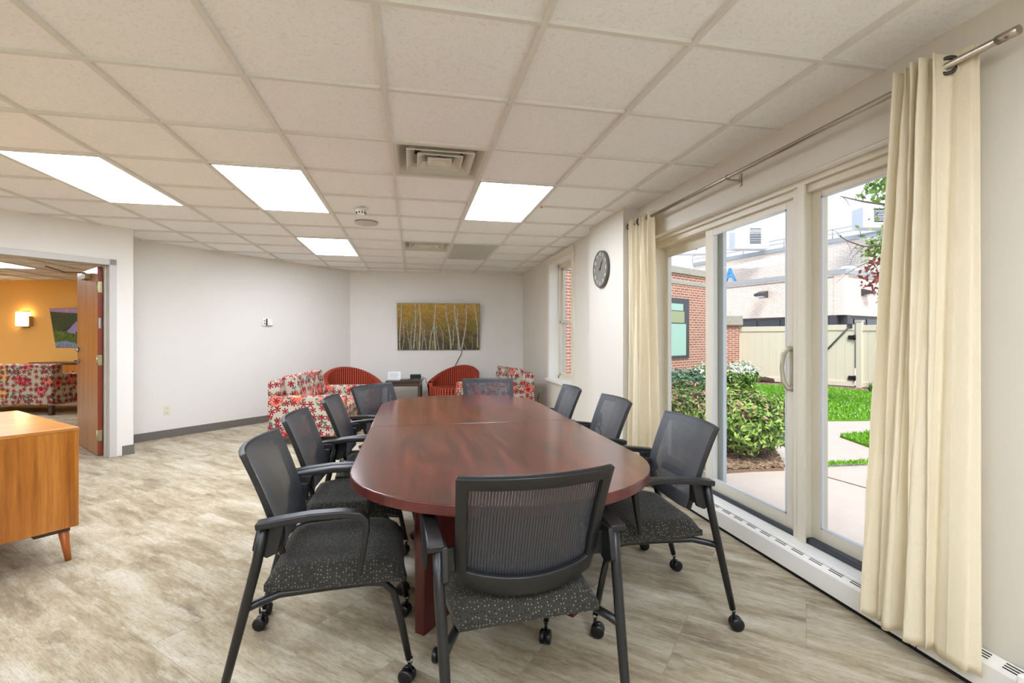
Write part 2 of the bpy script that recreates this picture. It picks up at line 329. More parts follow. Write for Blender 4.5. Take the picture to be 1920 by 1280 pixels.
M_clockf=plain('clock_grey_face',(128,126,116),.5); M_clocke=plain('clock_dark_rim',(88,84,76),.4); M_hands=plain('clock_hand_black',(30,30,28),.4)

# ------------------------------------------------------------------ room shell
CZ=2.425
def wallpanel(name,P,Q,z0,z1,th,mat,side=1,openings=(),kind=True):
    """vertical wall from P to Q (its room face on the line PQ, body on the +normal side), with (s0,s1,z0,z1) openings"""
    P=Vector((P[0],P[1],0)); Q=Vector((Q[0],Q[1],0)); d=(Q-P); Ln=d.length; d/=Ln; n=Vector((-d.y,d.x,0))*side
    ss=sorted({0,Ln}|{o[0] for o in openings}|{o[1] for o in openings}); zs=sorted({z0,z1}|{o[2] for o in openings}|{o[3] for o in openings})
    mb=MB(); mt=Matrix(((d.x,n.x,0,P.x),(d.y,n.y,0,P.y),(0,0,1,0),(0,0,0,1)))
    for i in range(len(ss)-1):
        for j in range(len(zs)-1):
            a,b,c,e=ss[i],ss[i+1],zs[j],zs[j+1]
            if any(o[0]-1e-6<=a and b<=o[1]+1e-6 and o[2]-1e-6<=c and e<=o[3]+1e-6 for o in openings): continue
            mb.box((a,0,c),(b,th,e),mat=mt)
    o=mb.build(name,mat); struct(o); return o,mt
XW=2.02; XF=1.97; XP=1.875
DC=W(250,632,5.25); DC.z=0; DA=math.radians(45.3); dd=Vector((math.cos(DA),math.sin(DA),0)); dn=Vector((-dd.y,dd.x,0))   # door wall corner / direction
fL=Vector((-1.08,8.93,0)); fR=Vector((XF,8.6,0))
gA=Vector((-3.27,6.57,0)); gd=(fL-gA).normalized()
# floor
mb=MB(); mb.add([(-13,-3.2,0),(2.06,-3.2,0),(2.06,13,0),(-13,13,0)],[(0,1,2,3)]); struct(mb.build('floor',M_carpet))
# ceiling tiles (cells), leaving out the two air diffusers
GX,GY,GS=-.13,1.734,.61
vents={(0,2),(0,7)}
ALL_LIGHTS=[(-4,3),(-2,3),(1,3),(-2,7),(1,7),(-5,-3),(-2,-4),(1,-4),(-2,-8),(1,-8),(-8,-1)]
mb=MB()
for u in range(-20,4):
    for v in range(-9,19):
        if (u,v) in vents: continue
        x0,x1=GX+u*GS,GX+(u+1)*GS; y0,y1=GY+v*GS,GY+(v+1)*GS
        x1=min(x1,XW+.3)
        mb.add([(x0,y0,CZ+.016),(x0,y1,CZ+.016),(x1,y1,CZ+.016),(x1,y0,CZ+.016)],[(0,1,2,3)])
mb.box((-13,-4,CZ+.30),(2.4,14,CZ+.34))
struct(mb.build('ceiling',M_tile))
mb=MB()
for u in range(-20,4):
    x=GX+u*GS; mb.box((x-.012,-3.6,CZ),(x+.012,13,CZ+.018))
for v in range(-9,19):
    y=GY+v*GS
    skip={u for (u,w_) in ALL_LIGHTS if w_+1==v}
    for u in range(-21,4):
        if u not in skip: mb.box((GX+u*GS,y-.0115,CZ+.0012),(min(GX+(u+1)*GS,XW),y+.0115,CZ+.018))
struct(mb.build('trim_1',M_grid))
# window side wall: main part with the sliding door opening
DY0,DY1,DZ0,DZ1=1.50,3.97,.10,2.13
o,_=wallpanel('wall_right',(XW,-3.1),(XW,4.12),0,CZ+.02,.24,M_wallr,-1,[(DY0+3.1,DY1+3.1,DZ0,DZ1)])
mb=MB(); mb.box((XP,4.10,0),(2.26,4.96,CZ+.02)); struct(mb.build('wall_pillar',M_wallr,bevel=.004))
W2=(5.80,6.86,.66,2.33)
o,_=wallpanel('wall_right_far',(XF,4.96),(XF,8.75),0,CZ+.02,.26,M_wallr,-1,[(W2[0]-4.96,W2[1]-4.96,W2[2],W2[3])])
wallpanel('wall_back',fL,fR+Vector((.2,-.02,0)),0,CZ+.02,.15,M_wall,1)
wallpanel('wall_left_far',gA-gd*.05,fL+gd*.0,0,CZ+.02,.15,M_wall,1)
# door wall with its opening
J0=online(207,DC,dd); sJ=(DC-J0).length   # hinge side jamb
OPW,OPH=.99,2.035
DWL=5.2; Pw=Vector((DC.x,DC.y,0))-dd*DWL
wallpanel('wall_left',Pw,DC,0,CZ+.02,.14,M_wall,1,[(DWL-sJ-OPW,DWL-sJ,0,OPH)])
# short return from the door wall corner to the far left wall
R1=Vector((DC.x,DC.y,0)); R2=R1+dn*.9
mb=MB(); mt=Matrix(((dn.x,-dd.x,0,R1.x),(dn.y,-dd.y,0,R1.y),(0,0,1,0),(0,0,0,1))); mb.box((.001,0,0),(.46,.16,CZ+.02),mat=mt); struct(mb.build('wall_return',M_wall))
# rest of the shell, outside the view
wallpanel('wall_front',(XW+.2,-3.1),(-6.6,-3.1),0,CZ+.02,.15,M_wall,1)
wallpanel('wall_side_left',(Pw.x,-3.2),(Pw.x,Pw.y),0,CZ+.02,.15,M_wall,1)
oA,oB=W(-420,632,10.3),W(330,632,9.75)
wallpanel('wall_orange',oA,oB,0,CZ+.02,.15,M_orange,1)
wallpanel('wall_orange_side',(-12.2,3.0),(oA.x+.05,oA.y+.1),0,CZ+.02,.15,M_orange,1)
wallpanel('wall_orange_end',(oB.x,oB.y+.1),(fL.x+.2,fL.y+.05),0,CZ+.02,.15,M_orange,1)
wallpanel('wall_orange_front',(Pw.x-.05,Pw.y+.1),(-12.2,3.0),0,CZ+.02,.15,M_orange,1)
# baseboards
def basebd(name,P,Q,side=-1,h=.10,th=.008):
    P=Vector((P[0],P[1],0)); Q=Vector((Q[0],Q[1],0)); d=(Q-P); L=d.length; d/=L; n=Vector((-d.y,d.x,0))*side
    mt=Matrix(((d.x,n.x,0,P.x),(d.y,n.y,0,P.y),(0,0,1,0),(0,0,0,1))); mb=MB(); mb.box((0,0,0),(L,th,h),mat=mt); mb.box((0,0,0),(L,th+.006,.012),mat=mt)
    return struct(mb.build(name,M_base))
basebd('baseboard_left_far',gA,fL); basebd('baseboard_back',fL,fR); basebd('baseboard_right_far',fR,(XF,4.97),-1)
JF=online(229,DC,dd); basebd('baseboard_left',JF,DC); basebd('baseboard_left_near',Pw,DC-dd*(sJ+OPW+.06))
basebd('baseboard_return',DC,R1+dn*.45,-1)
# ------------------------------------------------------------------ door frame and door leaf (orange room)
S0=DWL-sJ-OPW; S1=DWL-sJ
mt=Matrix(((dd.x,dn.x,0,Pw.x),(dd.y,dn.y,0,Pw.y),(0,0,1,0),(0,0,0,1)))
fr=MB()
for a,b in ((S0-.05,S0+.012),(S1-.012,S1+.05)):
    fr.box((a,-.014,0),(b,.155,OPH+.05),mat=mt)
fr.box((S0-.05,-.014,OPH-.012),(S1+.05,.155,OPH+.05),mat=mt)
fr.box((S0+.012,.07,0),(S0+.026,.11,OPH-.012),mat=mt); fr.box((S1-.026,.07,0),(S1-.012,.11,OPH-.012),mat=mt)
struct(fr.build('door_frame',M_grayframe,bevel=.003))
hp=Pw+dd*(S1-.016)+dn*.165
leaf=empty('door_2',hp,0); struct(leaf)
la=math.atan2(dn.y,dn.x)-math.radians(5)     # leaf opened square to its wall
leaf.rotation_euler=(0,0,la)
DWd=.93
mb=MB(); mb.box((.0,.0,.012),(DWd,.042,OPH-.02)); o=mb.build('door_leaf',M_doorw,leaf,bevel=.002)
mb=MB(); mb.box((-.0035,.0005,.012),(.001,.0415,OPH-.02)); mb.build('door_edge',M_dooredge,leaf)
for hz in (.22,1.02,1.80):
    mb=MB(); mb.box((-.006,.004,hz-.057),(-.0035,.04,hz+.057)); mb.box((-.03,-.012,hz-.057),(-.004,-.009,hz+.057)); mb.tube([(-.008,.048,hz-.057),(-.008,.048,hz+.057)],.007,8)
    for k in(-.035,0,.035): mb.tube([(-.0065,.022,hz+k),(-.0075,.022,hz+k)],.005,8)
    mb.build('hinge',M_brass,leaf)
mb=MB(); mb.box((-.006,.008,1.36),(-.0035,.034,1.47)); mb.build('edge_plate',M_chrome,leaf,bevel=.001)
# lever, lock, closer on the face that looks towards the camera (local y<0 or >0)
SG=1
yf=.042
h=MB(); h.tube([(DWd-.07,yf,.99),(DWd-.07,yf+.012,.99)],.03,16); h.tube([(DWd-.07,yf+.01,.99),(DWd-.07,yf+.05,.99),(DWd-.09,yf+.055,.99),(DWd-.17,yf+.05,.985)],.009,8); h.tube([(DWd-.07,-.001,.99),(DWd-.07,-.05,.99),(DWd-.17,-.052,.985)],.009,8); h.build('door_handle',M_chrome,leaf)
h=MB(); h.tube([(DWd-.07,yf,1.12),(DWd-.07,yf+.02,1.12)],.026,16); h.box((DWd-.078,yf+.02,1.105),(DWd-.062,yf+.035,1.135)); h.build('deadbolt',M_chrome,leaf)
h=MB(); h.box((.28,yf,OPH-.13),(.50,yf+.05,OPH-.075)); h.tube([(.42,yf+.025,OPH-.14),(.42,yf+.025,OPH-.06)],.02,12); h.tube([(.42,yf+.025,OPH-.055),(.62,yf+.16,OPH-.045)],.008,8); h.tube([(.62,yf+.16,OPH-.045),(.30,yf+.36,OPH-.03)],.008,8); h.build('door_closer',plain('closer_bronze',(150,128,88),.35,.5),leaf,bevel=.002)

# ------------------------------------------------------------------ sliding patio door
dr=empty('door_1',(2.13,2.7,DZ0)); struct(dr)
def local(mb,o): 
    l=o.location; mb.v=[(v[0]-l.x,v[1]-l.y,v[2]-l.z) for v in mb.v]; return mb
def dpart(name,mb,mat,parent=None,**k):
    return local(mb,dr).build(name,mat,parent or dr,**k)
f=MB()
f.box((2.085,DY0,DZ1-.035),(2.25,DY1,DZ1)); f.box((2.11,DY0,DZ1-.075),(2.25,DY1,DZ1-.035)); f.box((2.186,DY0,DZ1-.09),(2.199,DY1,DZ1-.06)); f.box((2.021,DY0,DZ1-.006),(2.085,DY1,DZ1-.0005),mi=1)  # last box: white board added, its white stands in for daylight on the soffit
f.box((2.10,DY1-.035,.14),(2.25,DY1,DZ1)); f.box((2.10,DY0,.14),(2.25,DY0+.04,DZ1))
f.box((2.10,2.262,.14),(2.25,2.345,DZ1))   # fixed mullion
f.box((2.085,2.250,.14),(2.10,2.30,DZ1-.03))
dpart('door_jamb_frame',f,[M_cream,M_trimw],bevel=.003)
def leafp(x,y0,y1,z0,z1,sl,sr,top,bot,nm):
    q=MB(); q.box((x,y0,z0),(x+.04,y0+sr,z1)); q.box((x,y1-sl,z0),(x+.04,y1,z1)); q.box((x,y0+sr,z0),(x+.04,y1-sl,z0+bot)); q.box((x,y0+sr,z1-top),(x+.04,y1-sl,z1))
    p=dpart(nm,q,M_cream,bevel=.003)
    q=MB(); q.box((x+.018,y0+sr-.004,z0+bot-.004),(x+.022,y1-sl+.004,z1-top+.004)); dpart('glass_pane',q,M_glass)
    q=MB()
    a,b,c,d_=y0+sr,y1-sl,z0+bot,z1-top
    for (A,B) in (((x-.001,a,c),(x+.008,a+.009,d_)),((x-.001,b-.009,c),(x+.008,b,d_)),((x-.001,a,c),(x+.008,b,c+.009)),((x-.001,a,d_-.009),(x+.008,b,d_))): q.box(A,B)
    dpart('glazing_bead',q,M_white); return p
leafp(2.20,3.19,3.945,.155,2.05,.055,.075,.075,.07,'fixed_panel')
leafp(2.135,2.335,3.23,.15,2.085,.09,.10,.075,.085,'sliding_panel')
leafp(2.145,1.53,2.262,.15,2.085,.06,.095,.065,.085,'right_panel')
# outer screen door stile seen through the sliding panel's glass
q=MB(); q.box((2.205,3.12,.155),(2.235,3.185,2.05)); dpart('outer_stile',q,M_white,bevel=.003)
# handle
hy=onX(1475,632,2.13).y+.0
q=MB(); q.tube([(2.135,2.375,1.20),(2.10,2.385,1.20),(2.085,2.40,1.17),(2.078,2.405,1.09),(2.085,2.40,1.01),(2.10,2.385,.975),(2.135,2.375,.975)],[.016,.017,.014,.012,.014,.017,.016],10)
q.box((2.12,2.355,.955),(2.136,2.395,1.22)); dpart('door_handle',q,plain('satin_handle',(196,188,170),.35,.3),bevel=.003)
q=MB(); q.box((2.105,DY0,.142),(2.25,DY1,.158)); q.box((2.108,DY0,.15),(2.128,DY1,.166)); q.box((2.105,1.53,.157),(2.14,2.25,.175)); dpart('threshold_track',q,plain('dark_anodised_track',(70,74,80),.3,.6),bevel=.002)
# curtain-side white sill ledge
mb=MB(); mb.box((1.995,DY0,.09),(2.106,DY1+.0,.143)); mb.box((1.995,DY0,.143),(2.0,DY1,.147)); struct(mb.build('window_sill',M_trimw,bevel=.002))
# ------------------------------------------------------------------ small window beyond the pillar
wn=empty('window_1',(XF,(W2[0]+W2[1])/2,W2[2])); struct(wn)
def wp(nm,mb,mat,**k): 
    l=wn.location; mb.v=[(v[0]-l.x,v[1]-l.y,v[2]-l.z) for v in mb.v]; return mb.build(nm,mat,wn,**k)
a,b,c,d_=W2
q=MB(); q.box((XF-.018,a-.09,c-.01),(XF-.001,a,d_+.06)); q.box((XF-.018,b,c-.01),(XF-.001,b+.06,d_+.02)); wp('window_casing',q,M_cream,bevel=.002)
q=MB(); q.box((XF-.0005,b-.006,c+.004),(XF+.139,b-.0005,d_)); q.box((XF-.0005,a+.0005,c+.004),(XF+.139,a+.006,d_)); q.box((XF,a+.006,d_-.006),(XF+.139,b-.006,d_-.0005)); wp('jamb_liner',q,M_trimw)  # white boards added so the daylit reveals look bright
q=MB(); q.box((XF-.03,a-.10,d_),(XF-.001,b+.07,CZ-.012)); wp('head_casing',q,M_cream,bevel=.003)
q=MB(); q.box((XF-.045,a-.10,c-.035),(XF+.139,b+.0,c+.004)); q.box((XF-.045,b,c-.035),(XF-.001,b+.07,c+.004)); wp('window_sill',q,M_trimw,bevel=.003)
q=MB(); x=XF+.14
q.box((x,a,c),(x+.1,a+.05,d_)); q.box((x,b-.05,c),(x+.1,b,d_)); q.box((x,a,c),(x+.1,b,c+.05)); q.box((x,a,d_-.05),(x+.1,b,d_)); wp('window_frame',q,M_cream,bevel=.002)
zm=(c+d_)/2-.02
for (z0,z1,xx) in ((c+.05,zm+.03,x+.01),(zm-.01,d_-.05,x+.045)):
    q=MB(); y0,y1=a+.05,b-.05; q.box((xx,y0,z0),(xx+.03,y0+.045,z1)); q.box((xx,y1-.045,z0),(xx+.03,y1,z1)); q.box((xx,y0,z0),(xx+.03,y1,z0+.04)); q.box((xx,y0,z1-.04),(xx+.03,y1,z1)); wp('sash',q,M_cream,bevel=.002)
    q=MB(); q.box((xx+.013,y0+.04,z0+.035),(xx+.017,y1-.04,z1-.035)); wp('glass_pane',q,M_glass)
# ------------------------------------------------------------------ baseboard heater
hr=empty('baseboard_heater',(1.97,2.6,0)); tag(hr,'long low white metal baseboard heater with slotted top under the sliding door','heater')
def hp_(nm,mb,mat,**k):
    l=hr.location; mb.v=[(v[0]-l.x,v[1]-l.y,v[2]-l.z) for v in mb.v]; return mb.build(nm,mat,hr,**k)
q=MB()
for y0,y1 in ((.1,1.56),(1.565,3.02),(3.025,4.09)): q.prism([(1.968,.025),(1.978,.025),(1.978,.118),(2.014,.137),(2.014,.146),(1.976,.127),(1.968,.118)],y0,y1,mat=Matrix(((1,0,0,0),(0,0,1,0),(0,1,0,0),(0,0,0,1))))
hp_('cover',q,M_trimw,bevel=.0015)
q=MB(); q.box((1.985,.12,.0),(2.012,4.09,.11)); hp_('back_plate',q,M_dark)
y=.62
while y<3.95:
    q=MB()
    for k in range(3):
        xx=1.984+.009*k; zz=.1312+.0048*k; q.box((xx,y,zz),(xx+.004,y+.075,zz+.0024))
    hp_('vent_slot',q,M_dark); y+=.118
q=MB(); q.box((1.935,.60,.0),(2.014,1.215,.165)); q.prism([(1.935,.165),(2.014,.165),(2.014,.21),(1.96,.21)],.60,1.19,mat=Matrix(((1,0,0,0),(0,0,1,0),(0,1,0,0),(0,0,0,1)))); hp_('end_cover',q,M_trimw,bevel=.006)

# ------------------------------------------------------------------ ceiling fittings
def ceiling_light(u,v,label,grp='lit ceiling panels',lit=True):
    x0,y0=GX+u*GS+.013,GY+v*GS+.013; w,l=GS-.026,2*GS-.026
    t=empty('ceiling_light',(x0+w/2,y0+l/2,CZ)); tag(t,label,'ceiling light',grp)
    q=MB(); z0,z1=.0,.0075
    for A,B in (((-w/2,-l/2,z0),(-w/2+.012,l/2,z1)),((w/2-.012,-l/2,z0),(w/2,l/2,z1)),((-w/2,-l/2,z0),(w/2,-l/2+.012,z1)),((-w/2,l/2-.012,z0),(w/2,l/2,z1))): q.box(A,B)
    q.build('light_frame',M_grid,t)
    q=MB(); q.box((-w/2+.012,-l/2+.012,.003),(w/2-.012,l/2-.012,.0075)); q.build('light_diffuser',M_lit if lit else M_unlit,t); return t
ceiling_light(-4,3,'lit rectangular ceiling panel nearest the orange doorway, leftmost of four')
ceiling_light(-2,3,'lit rectangular ceiling panel left of the large air diffuser')
ceiling_light(1,3,'lit rectangular ceiling panel right of the large air diffuser, towards the sliding door')
ceiling_light(-2,7,'lit rectangular ceiling panel deepest in the room, above the left floral sofa')
ceiling_light(1,7,'unlit grey ceiling panel beside the small far air diffuser','unlit ceiling panels',False)
for (u,v) in ((-5,-3),(-2,-4),(1,-4),(-2,-8),(1,-8),(-8,-1)): ceiling_light(u,v,'added ceiling panel, unseen, lighting the room from behind the camera','added ceiling panels behind the camera')  # unseen lamps added behind the camera to brighten the room
for k,(px,py) in enumerate(((8,496),)):
    p=G(px,py,CZ) if False else W(px,py,905*(CZ-EYE)/(CPY-py))
    u=round((p.x-GX)/GS-.5); v=round((p.y-GY)/GS-1)
    ceiling_light(u,v,'lit ceiling panel in the orange room beyond the doorway','orange room ceiling panels')
for (u,v) in ((-17,6),(-17,10),(-15,4),(-18,13),(-14,6)): ceiling_light(u,v,'added unseen ceiling panel lighting the orange room','added unseen orange room panels')  # extra panels added out of view to light the orange room
def air_diffuser(u,v,label):
    cx,cy=GX+(u+.5)*GS,GY+(v+.5)*GS; t=empty('air_diffuser',(cx,cy,CZ)); tag(t,label,'air vent','square air diffusers')
    def sqf(s0,z0,s1,z1,q,mi=0):
        vs=[(sx*s0,sy*s0,z0) for sx,sy in((-1,-1),(1,-1),(1,1),(-1,1))]+[(sx*s1,sy*s1,z1) for sx,sy in((-1,-1),(1,-1),(1,1),(-1,1))]
        q.add(vs,[(i,(i+1)%4,4+(i+1)%4,4+i) for i in range(4)],mi)
    q=MB(); sqf(.297,.004,.272,.004,q); sqf(.272,.004,.262,.03,q); sqf(.262,.03,.17,.115,q); q.build('outer_cone',plain('vent_cream',(214,212,198),.5),t,solid=.003)
    q=MB(); q.lathe([(.115,.11),(.115,.24)],20,smooth=True); sqf(.17,.115,.10,.125,q); q.add([(-.2,-.2,.24),(.2,-.2,.24),(.2,.2,.24),(-.2,.2,.24)],[(0,1,2,3)]); q.build('duct_neck',M_dark,t)
    for (s0,s1,z0,z1) in ((.215,.165,.004,.055),(.145,.098,.006,.05),(.078,.036,.008,.03)):
        q=MB(); sqf(s0,z0,s1,z1,q); sqf(s0,z0,s0-.006,z0-.003,q)
        if s0<.1: q.add([(-s1,-s1,z1),(s1,-s1,z1),(s1,s1,z1),(-s1,s1,z1)],[(0,1,2,3)])
        q.build('vane_ring',plain('vent_cream_vane',(220,218,204),.5),t,solid=.003)
    q=MB()
    for a in (PI/4,3*PI/4): c_,s_=math.cos(a),math.sin(a); q.box((-.22,-.006,.05),(.22,.006,.054),mat=RZ(a)); q.box((-.20,-.01,.10),(.20,.01,.103),mat=RZ(a))
    q.build('cross_strut',M_chrome,t); return t
air_diffuser(0,2,'large square four-way ceiling air diffuser above the conference table'); air_diffuser(0,7,'small-looking far square air diffuser beside the unlit ceiling panel')
p=W(677,398,905*(CZ-EYE)/(CPY-392)); sd=empty('smoke_detector',(p.x,p.y,CZ)); tag(sd,'round white smoke detector on the ceiling beside the round speaker','smoke detector')
q=MB(); q.lathe([(0,-.012),(.055,-.012),(.058,0),(.0,.004)],28); q.build('mounting_base',M_trimw,sd)
q=MB(); q.lathe([(0,-.052),(.022,-.051),(.034,-.045),(.042,-.028),(.044,-.012),(.0,-.012)],28); q.build('sensor_head',M_trimw,sd)
q=MB()
for k in range(10): q.box((.0385,-.004,-.043),(.044,.004,-.026),mat=RZ(k*PI/5))
q.build('sensor_grille',M_dark,sd)
p=W(687,420,905*(CZ-EYE)/(CPY-419)); q=MB(); q.lathe([(0,-.008),(.10,-.008),(.113,-.004),(.115,.0),(.115,.008)],36); m=NT('speaker_grille'); vv=m.coord(); vr=m.t.nodes.new('ShaderNodeTexVoronoi'); vr.inputs['Scale'].default_value=260; vr.inputs['Randomness'].default_value=0; m.L(vv,vr.inputs['Vector']); m.set(col=m.mix(m.math('LESS_THAN',vr.outputs['Distance'],.25),srgb(212,210,198),srgb(120,118,110)),rough=.5)
o=q.build('ceiling_speaker',m.m,loc=(p.x,p.y,CZ)); tag(o,'flat round grey ceiling speaker behind the smoke detector','speaker')

p=W(1015,386,905*(CZ-EYE)/(CPY-386)); sk=empty('sprinkler_head',(p.x,p.y,CZ)); tag(sk,'tiny copper-coloured sprinkler head on the ceiling beside the right lit panel','sprinkler')
q=MB(); q.lathe([(0,-.002),(.016,-.001),(.017,.006)],20); q.build('escutcheon',M_trimw,sk); q=MB(); q.tube([(0,0,-.002),(0,0,-.014)],.006,10); q.tube([(0,0,-.014),(0,0,-.017)],.012,14); q.build('sprinkler_nozzle',plain('copper_sprinkler',(170,96,60),.4,.5),sk)
# ------------------------------------------------------------------ clock
cl=empty('wall_clock',(XP,4.575,1.95)); cl.rotation_euler=(0,0,-PI/2); tag(cl,'round grey wall clock with pale numerals on the pillar','clock')
# local frame: x to the right seen from the room, y out of the wall is -y, z up
MR=Matrix(((1,0,0,0),(0,0,-1,0),(0,1,0,0),(0,0,0,1)))   # lathe axis z -> -y
CR=.185
q=MB(); q.lathe([(0,.004),(CR,.004),(CR,.030),(CR-.004,.036),(CR-.010,.034),(CR-.012,.028)],48,mat=MR); q.build('clock_rim',M_clocke,cl)
q=MB(); q.lathe([(0,.029),(CR-.011,.029)],48,mat=MR); q.build('clock_face',M_clockf,cl)
for i in range(1,13):
    cu=bpy.data.curves.new('numeral','FONT'); cu.body=str(i); cu.size=.048; cu.align_x='CENTER'; cu.align_y='CENTER'; cu.extrude=.001
    a=PI/2-i*PI/6; cu.materials.append(plain('numeral_white',(228,228,220),.5) if i==1 else bpy.data.materials['numeral_white'])
    o=text_mesh('numeral',cu,cl); o.location=(.148*math.cos(a),-.0305,.148*math.sin(a)); o.rotation_euler=(PI/2,0,0)
for nm,ang,ln,w in (('hour_hand',PI/2-(1+7/60)*PI/6,.075,.008),('minute_hand',PI/2-7*PI/30,.11,.006)):
    q=MB(); q.box((-.02,-w/2,.031),(ln,w/2,.033),mat=MR@RZ(ang)); q.build(nm,M_hands,cl)
q=MB(); q.lathe([(0,.036),(.009,.035),(.010,.029)],16,mat=MR); q.build('clock_hub',M_hands,cl)

# ------------------------------------------------------------------ curtains and rod
rd=empty('curtain_rod',(1.925,2.7,2.262)); tag(rd,'long brushed metal curtain rod above the sliding door','curtain rod')
q=MB(); q.tube([(0,-1.46,0),(0,1.55,0)],.0125,16); q.build('rod',M_nickel,rd)
q=MB(); q.tube([(0,-1.50,0),(0,-1.44,0)],.0155,16); q.build('end_cap',M_nickel,rd)
q=MB(); q.tube([(0,1.50,0),(0,1.56,0)],.0155,16); q.build('end_cap',M_bronze,rd)
for y in (-.02,-1.2,1.2):
    q=MB(); q.box((.0,y-.008,-.018),(.095,y+.008,-.012)); q.box((.088,y-.012,-.05),(.095,y+.012,.03)); q.tube([(0,y-.006,-.0),(0,y+.006,0)],.017,12); q.build('rod_bracket',M_nickel,rd)
def curtain(name,label,top,bot,ztop,zbot,nf,amp,seed,lean=0,grom=(),hide=0):
    """top/bot = (y_far,y_near) extents"""
    t=empty(name,(1.925,(top[0]+top[1])/2,zbot)); tag(t,label,'curtain','cream curtains')
    rnd=random.Random(seed); ph=[rnd.uniform(0,6.28) for _ in range(8)]; oy=t.location.y
    def fn(s,tt):
        z=zbot+(ztop-zbot)*tt; k=1-tt
        y0=top[0]*tt+bot[0]*k; y1=top[1]*tt+bot[1]*k
        e=k**.6
        # folds: sharp at the top, relaxing into fewer wide ones lower down
        a=2*PI*nf*s
        f1=math.sin(a+ph[0]); f2=math.sin(a*.62+ph[1]+.8*math.sin(3*k+ph[2]))
        env=min(1,s*9+.15)*min(1,(1-s)*7+.12)
        x=amp*(f1*(1-.55*e)+f2*.95*e)*env+.012*math.sin(a*1.7+ph[3]+4*k)*env
        x+=.004*noise.noise(Vector((s*9,tt*14,seed)))
        y=y0+(y1-y0)*s+.010*math.sin(a+ph[0]+PI/2)*env
        zz=z+(.006*math.sin(a+ph[4]) if tt in(0,) else 0)
        x-=lean*k+hide*max(0,min(1,(.70-s)/.05))*(1-.6*k)
        if hide and s>.66:
            fl=min(1,(s-.66)/.06); xf=.016+.014*(s-.7)/.3+.004*math.sin(14*s+3*k)-lean*k; xf-=.03*k*math.sin(PI*(s-.66)/.34); x=x*(1-fl)+xf*fl
        return (x,y-oy,zz-zbot)
    q=MB(); q.grid(fn,nf*16,70); cp=q.build('curtain_panel',M_curt,t,solid=.0025)
    for (gy) in grom:
        q=MB(); n=20; vs=[]
        for i in range(n):
            for j in range(8):
                A=2*PI*i/n; B=2*PI*j/8; r=.029+.007*math.cos(B); vs.append((r*math.cos(A),.005*math.sin(B),r*math.sin(A)))
        fs=[(i*8+j,((i+1)%n)*8+j,((i+1)%n)*8+(j+1)%8,i*8+(j+1)%8) for i in range(n) for j in range(8)]
        q.add([tuple(RZ(-.85 if hide else -.35)@Vector(v)) for v in vs],fs,0,True); g=q.build('grommet',M_bronze,t); g.location=(0,gy-oy,2.262-zbot)
    return t
curtain('curtain','cream linen curtain on the right of the sliding door, nearest the camera',(1.572,1.335),(1.75,1.315),2.305,.085,7,.026,3,lean=.012,grom=(1.412,),hide=.045)
curtain('curtain','cream linen curtain bunched against the pillar, left of the sliding door',(4.06,3.62),(4.08,3.50),2.305,.09,6,.034,11,grom=(3.67,3.86,4.05))
COL.objects.link  # keep

# ------------------------------------------------------------------ conference table
TX,TYN,TYF,THW,TE=.378,1.475,4.435,.622,.56
ct=empty('conference_table',(TX,(TYN+TYF)/2,0)); tag(ct,'long oval mahogany laminate conference table with a seam across','conference table'); hy_=(TYF-TYN)/2
def half(sign,grow=0):
    pts=[]; n=26
    cyy=hy_-TE
    for i in range(n+1):
        a=PI*i/n; pts.append((math.cos(a)*(THW+grow),sign*(cyy+math.sin(a)*(TE+grow))))
    sy=.0; seam=2.955-ct.location.y
    if sign>0: pts=pts+[(-(THW+grow),seam+.0008),((THW+grow),seam+.0008)]
    else: pts=pts+[(-(THW+grow),seam-.0008),((THW+grow),seam-.0008)]; pts=pts[::-1]
    return pts
for sg in (1,-1):
    q=MB(); h_=half(sg); q.prism(h_,.699,.737); q.m[-len(h_):]=[1]*len(h_); q.build('tabletop',[M_mahog,M_mahogv],ct,bevel=.004,seg=3,angle=60)
    q=MB(); p_=half(sg,.0015); 
q=MB()
for (ya,yb) in ((2.09,2.93),(2.99,3.83)):
    for sg in (1,-1):      # two crossing uprights under each half of the top
        dx,dy=.70,(yb-ya)*sg; L_=math.hypot(dx,dy); q2=MB(); q2.box((-L_/2,-.026,0),(L_/2,.026,.6985),mat=T(0,(ya+yb)/2-ct.location.y,0)@RZ(math.atan2(dy,dx))); q2.build('pedestal_panel',M_mahogv,ct,bevel=.004)

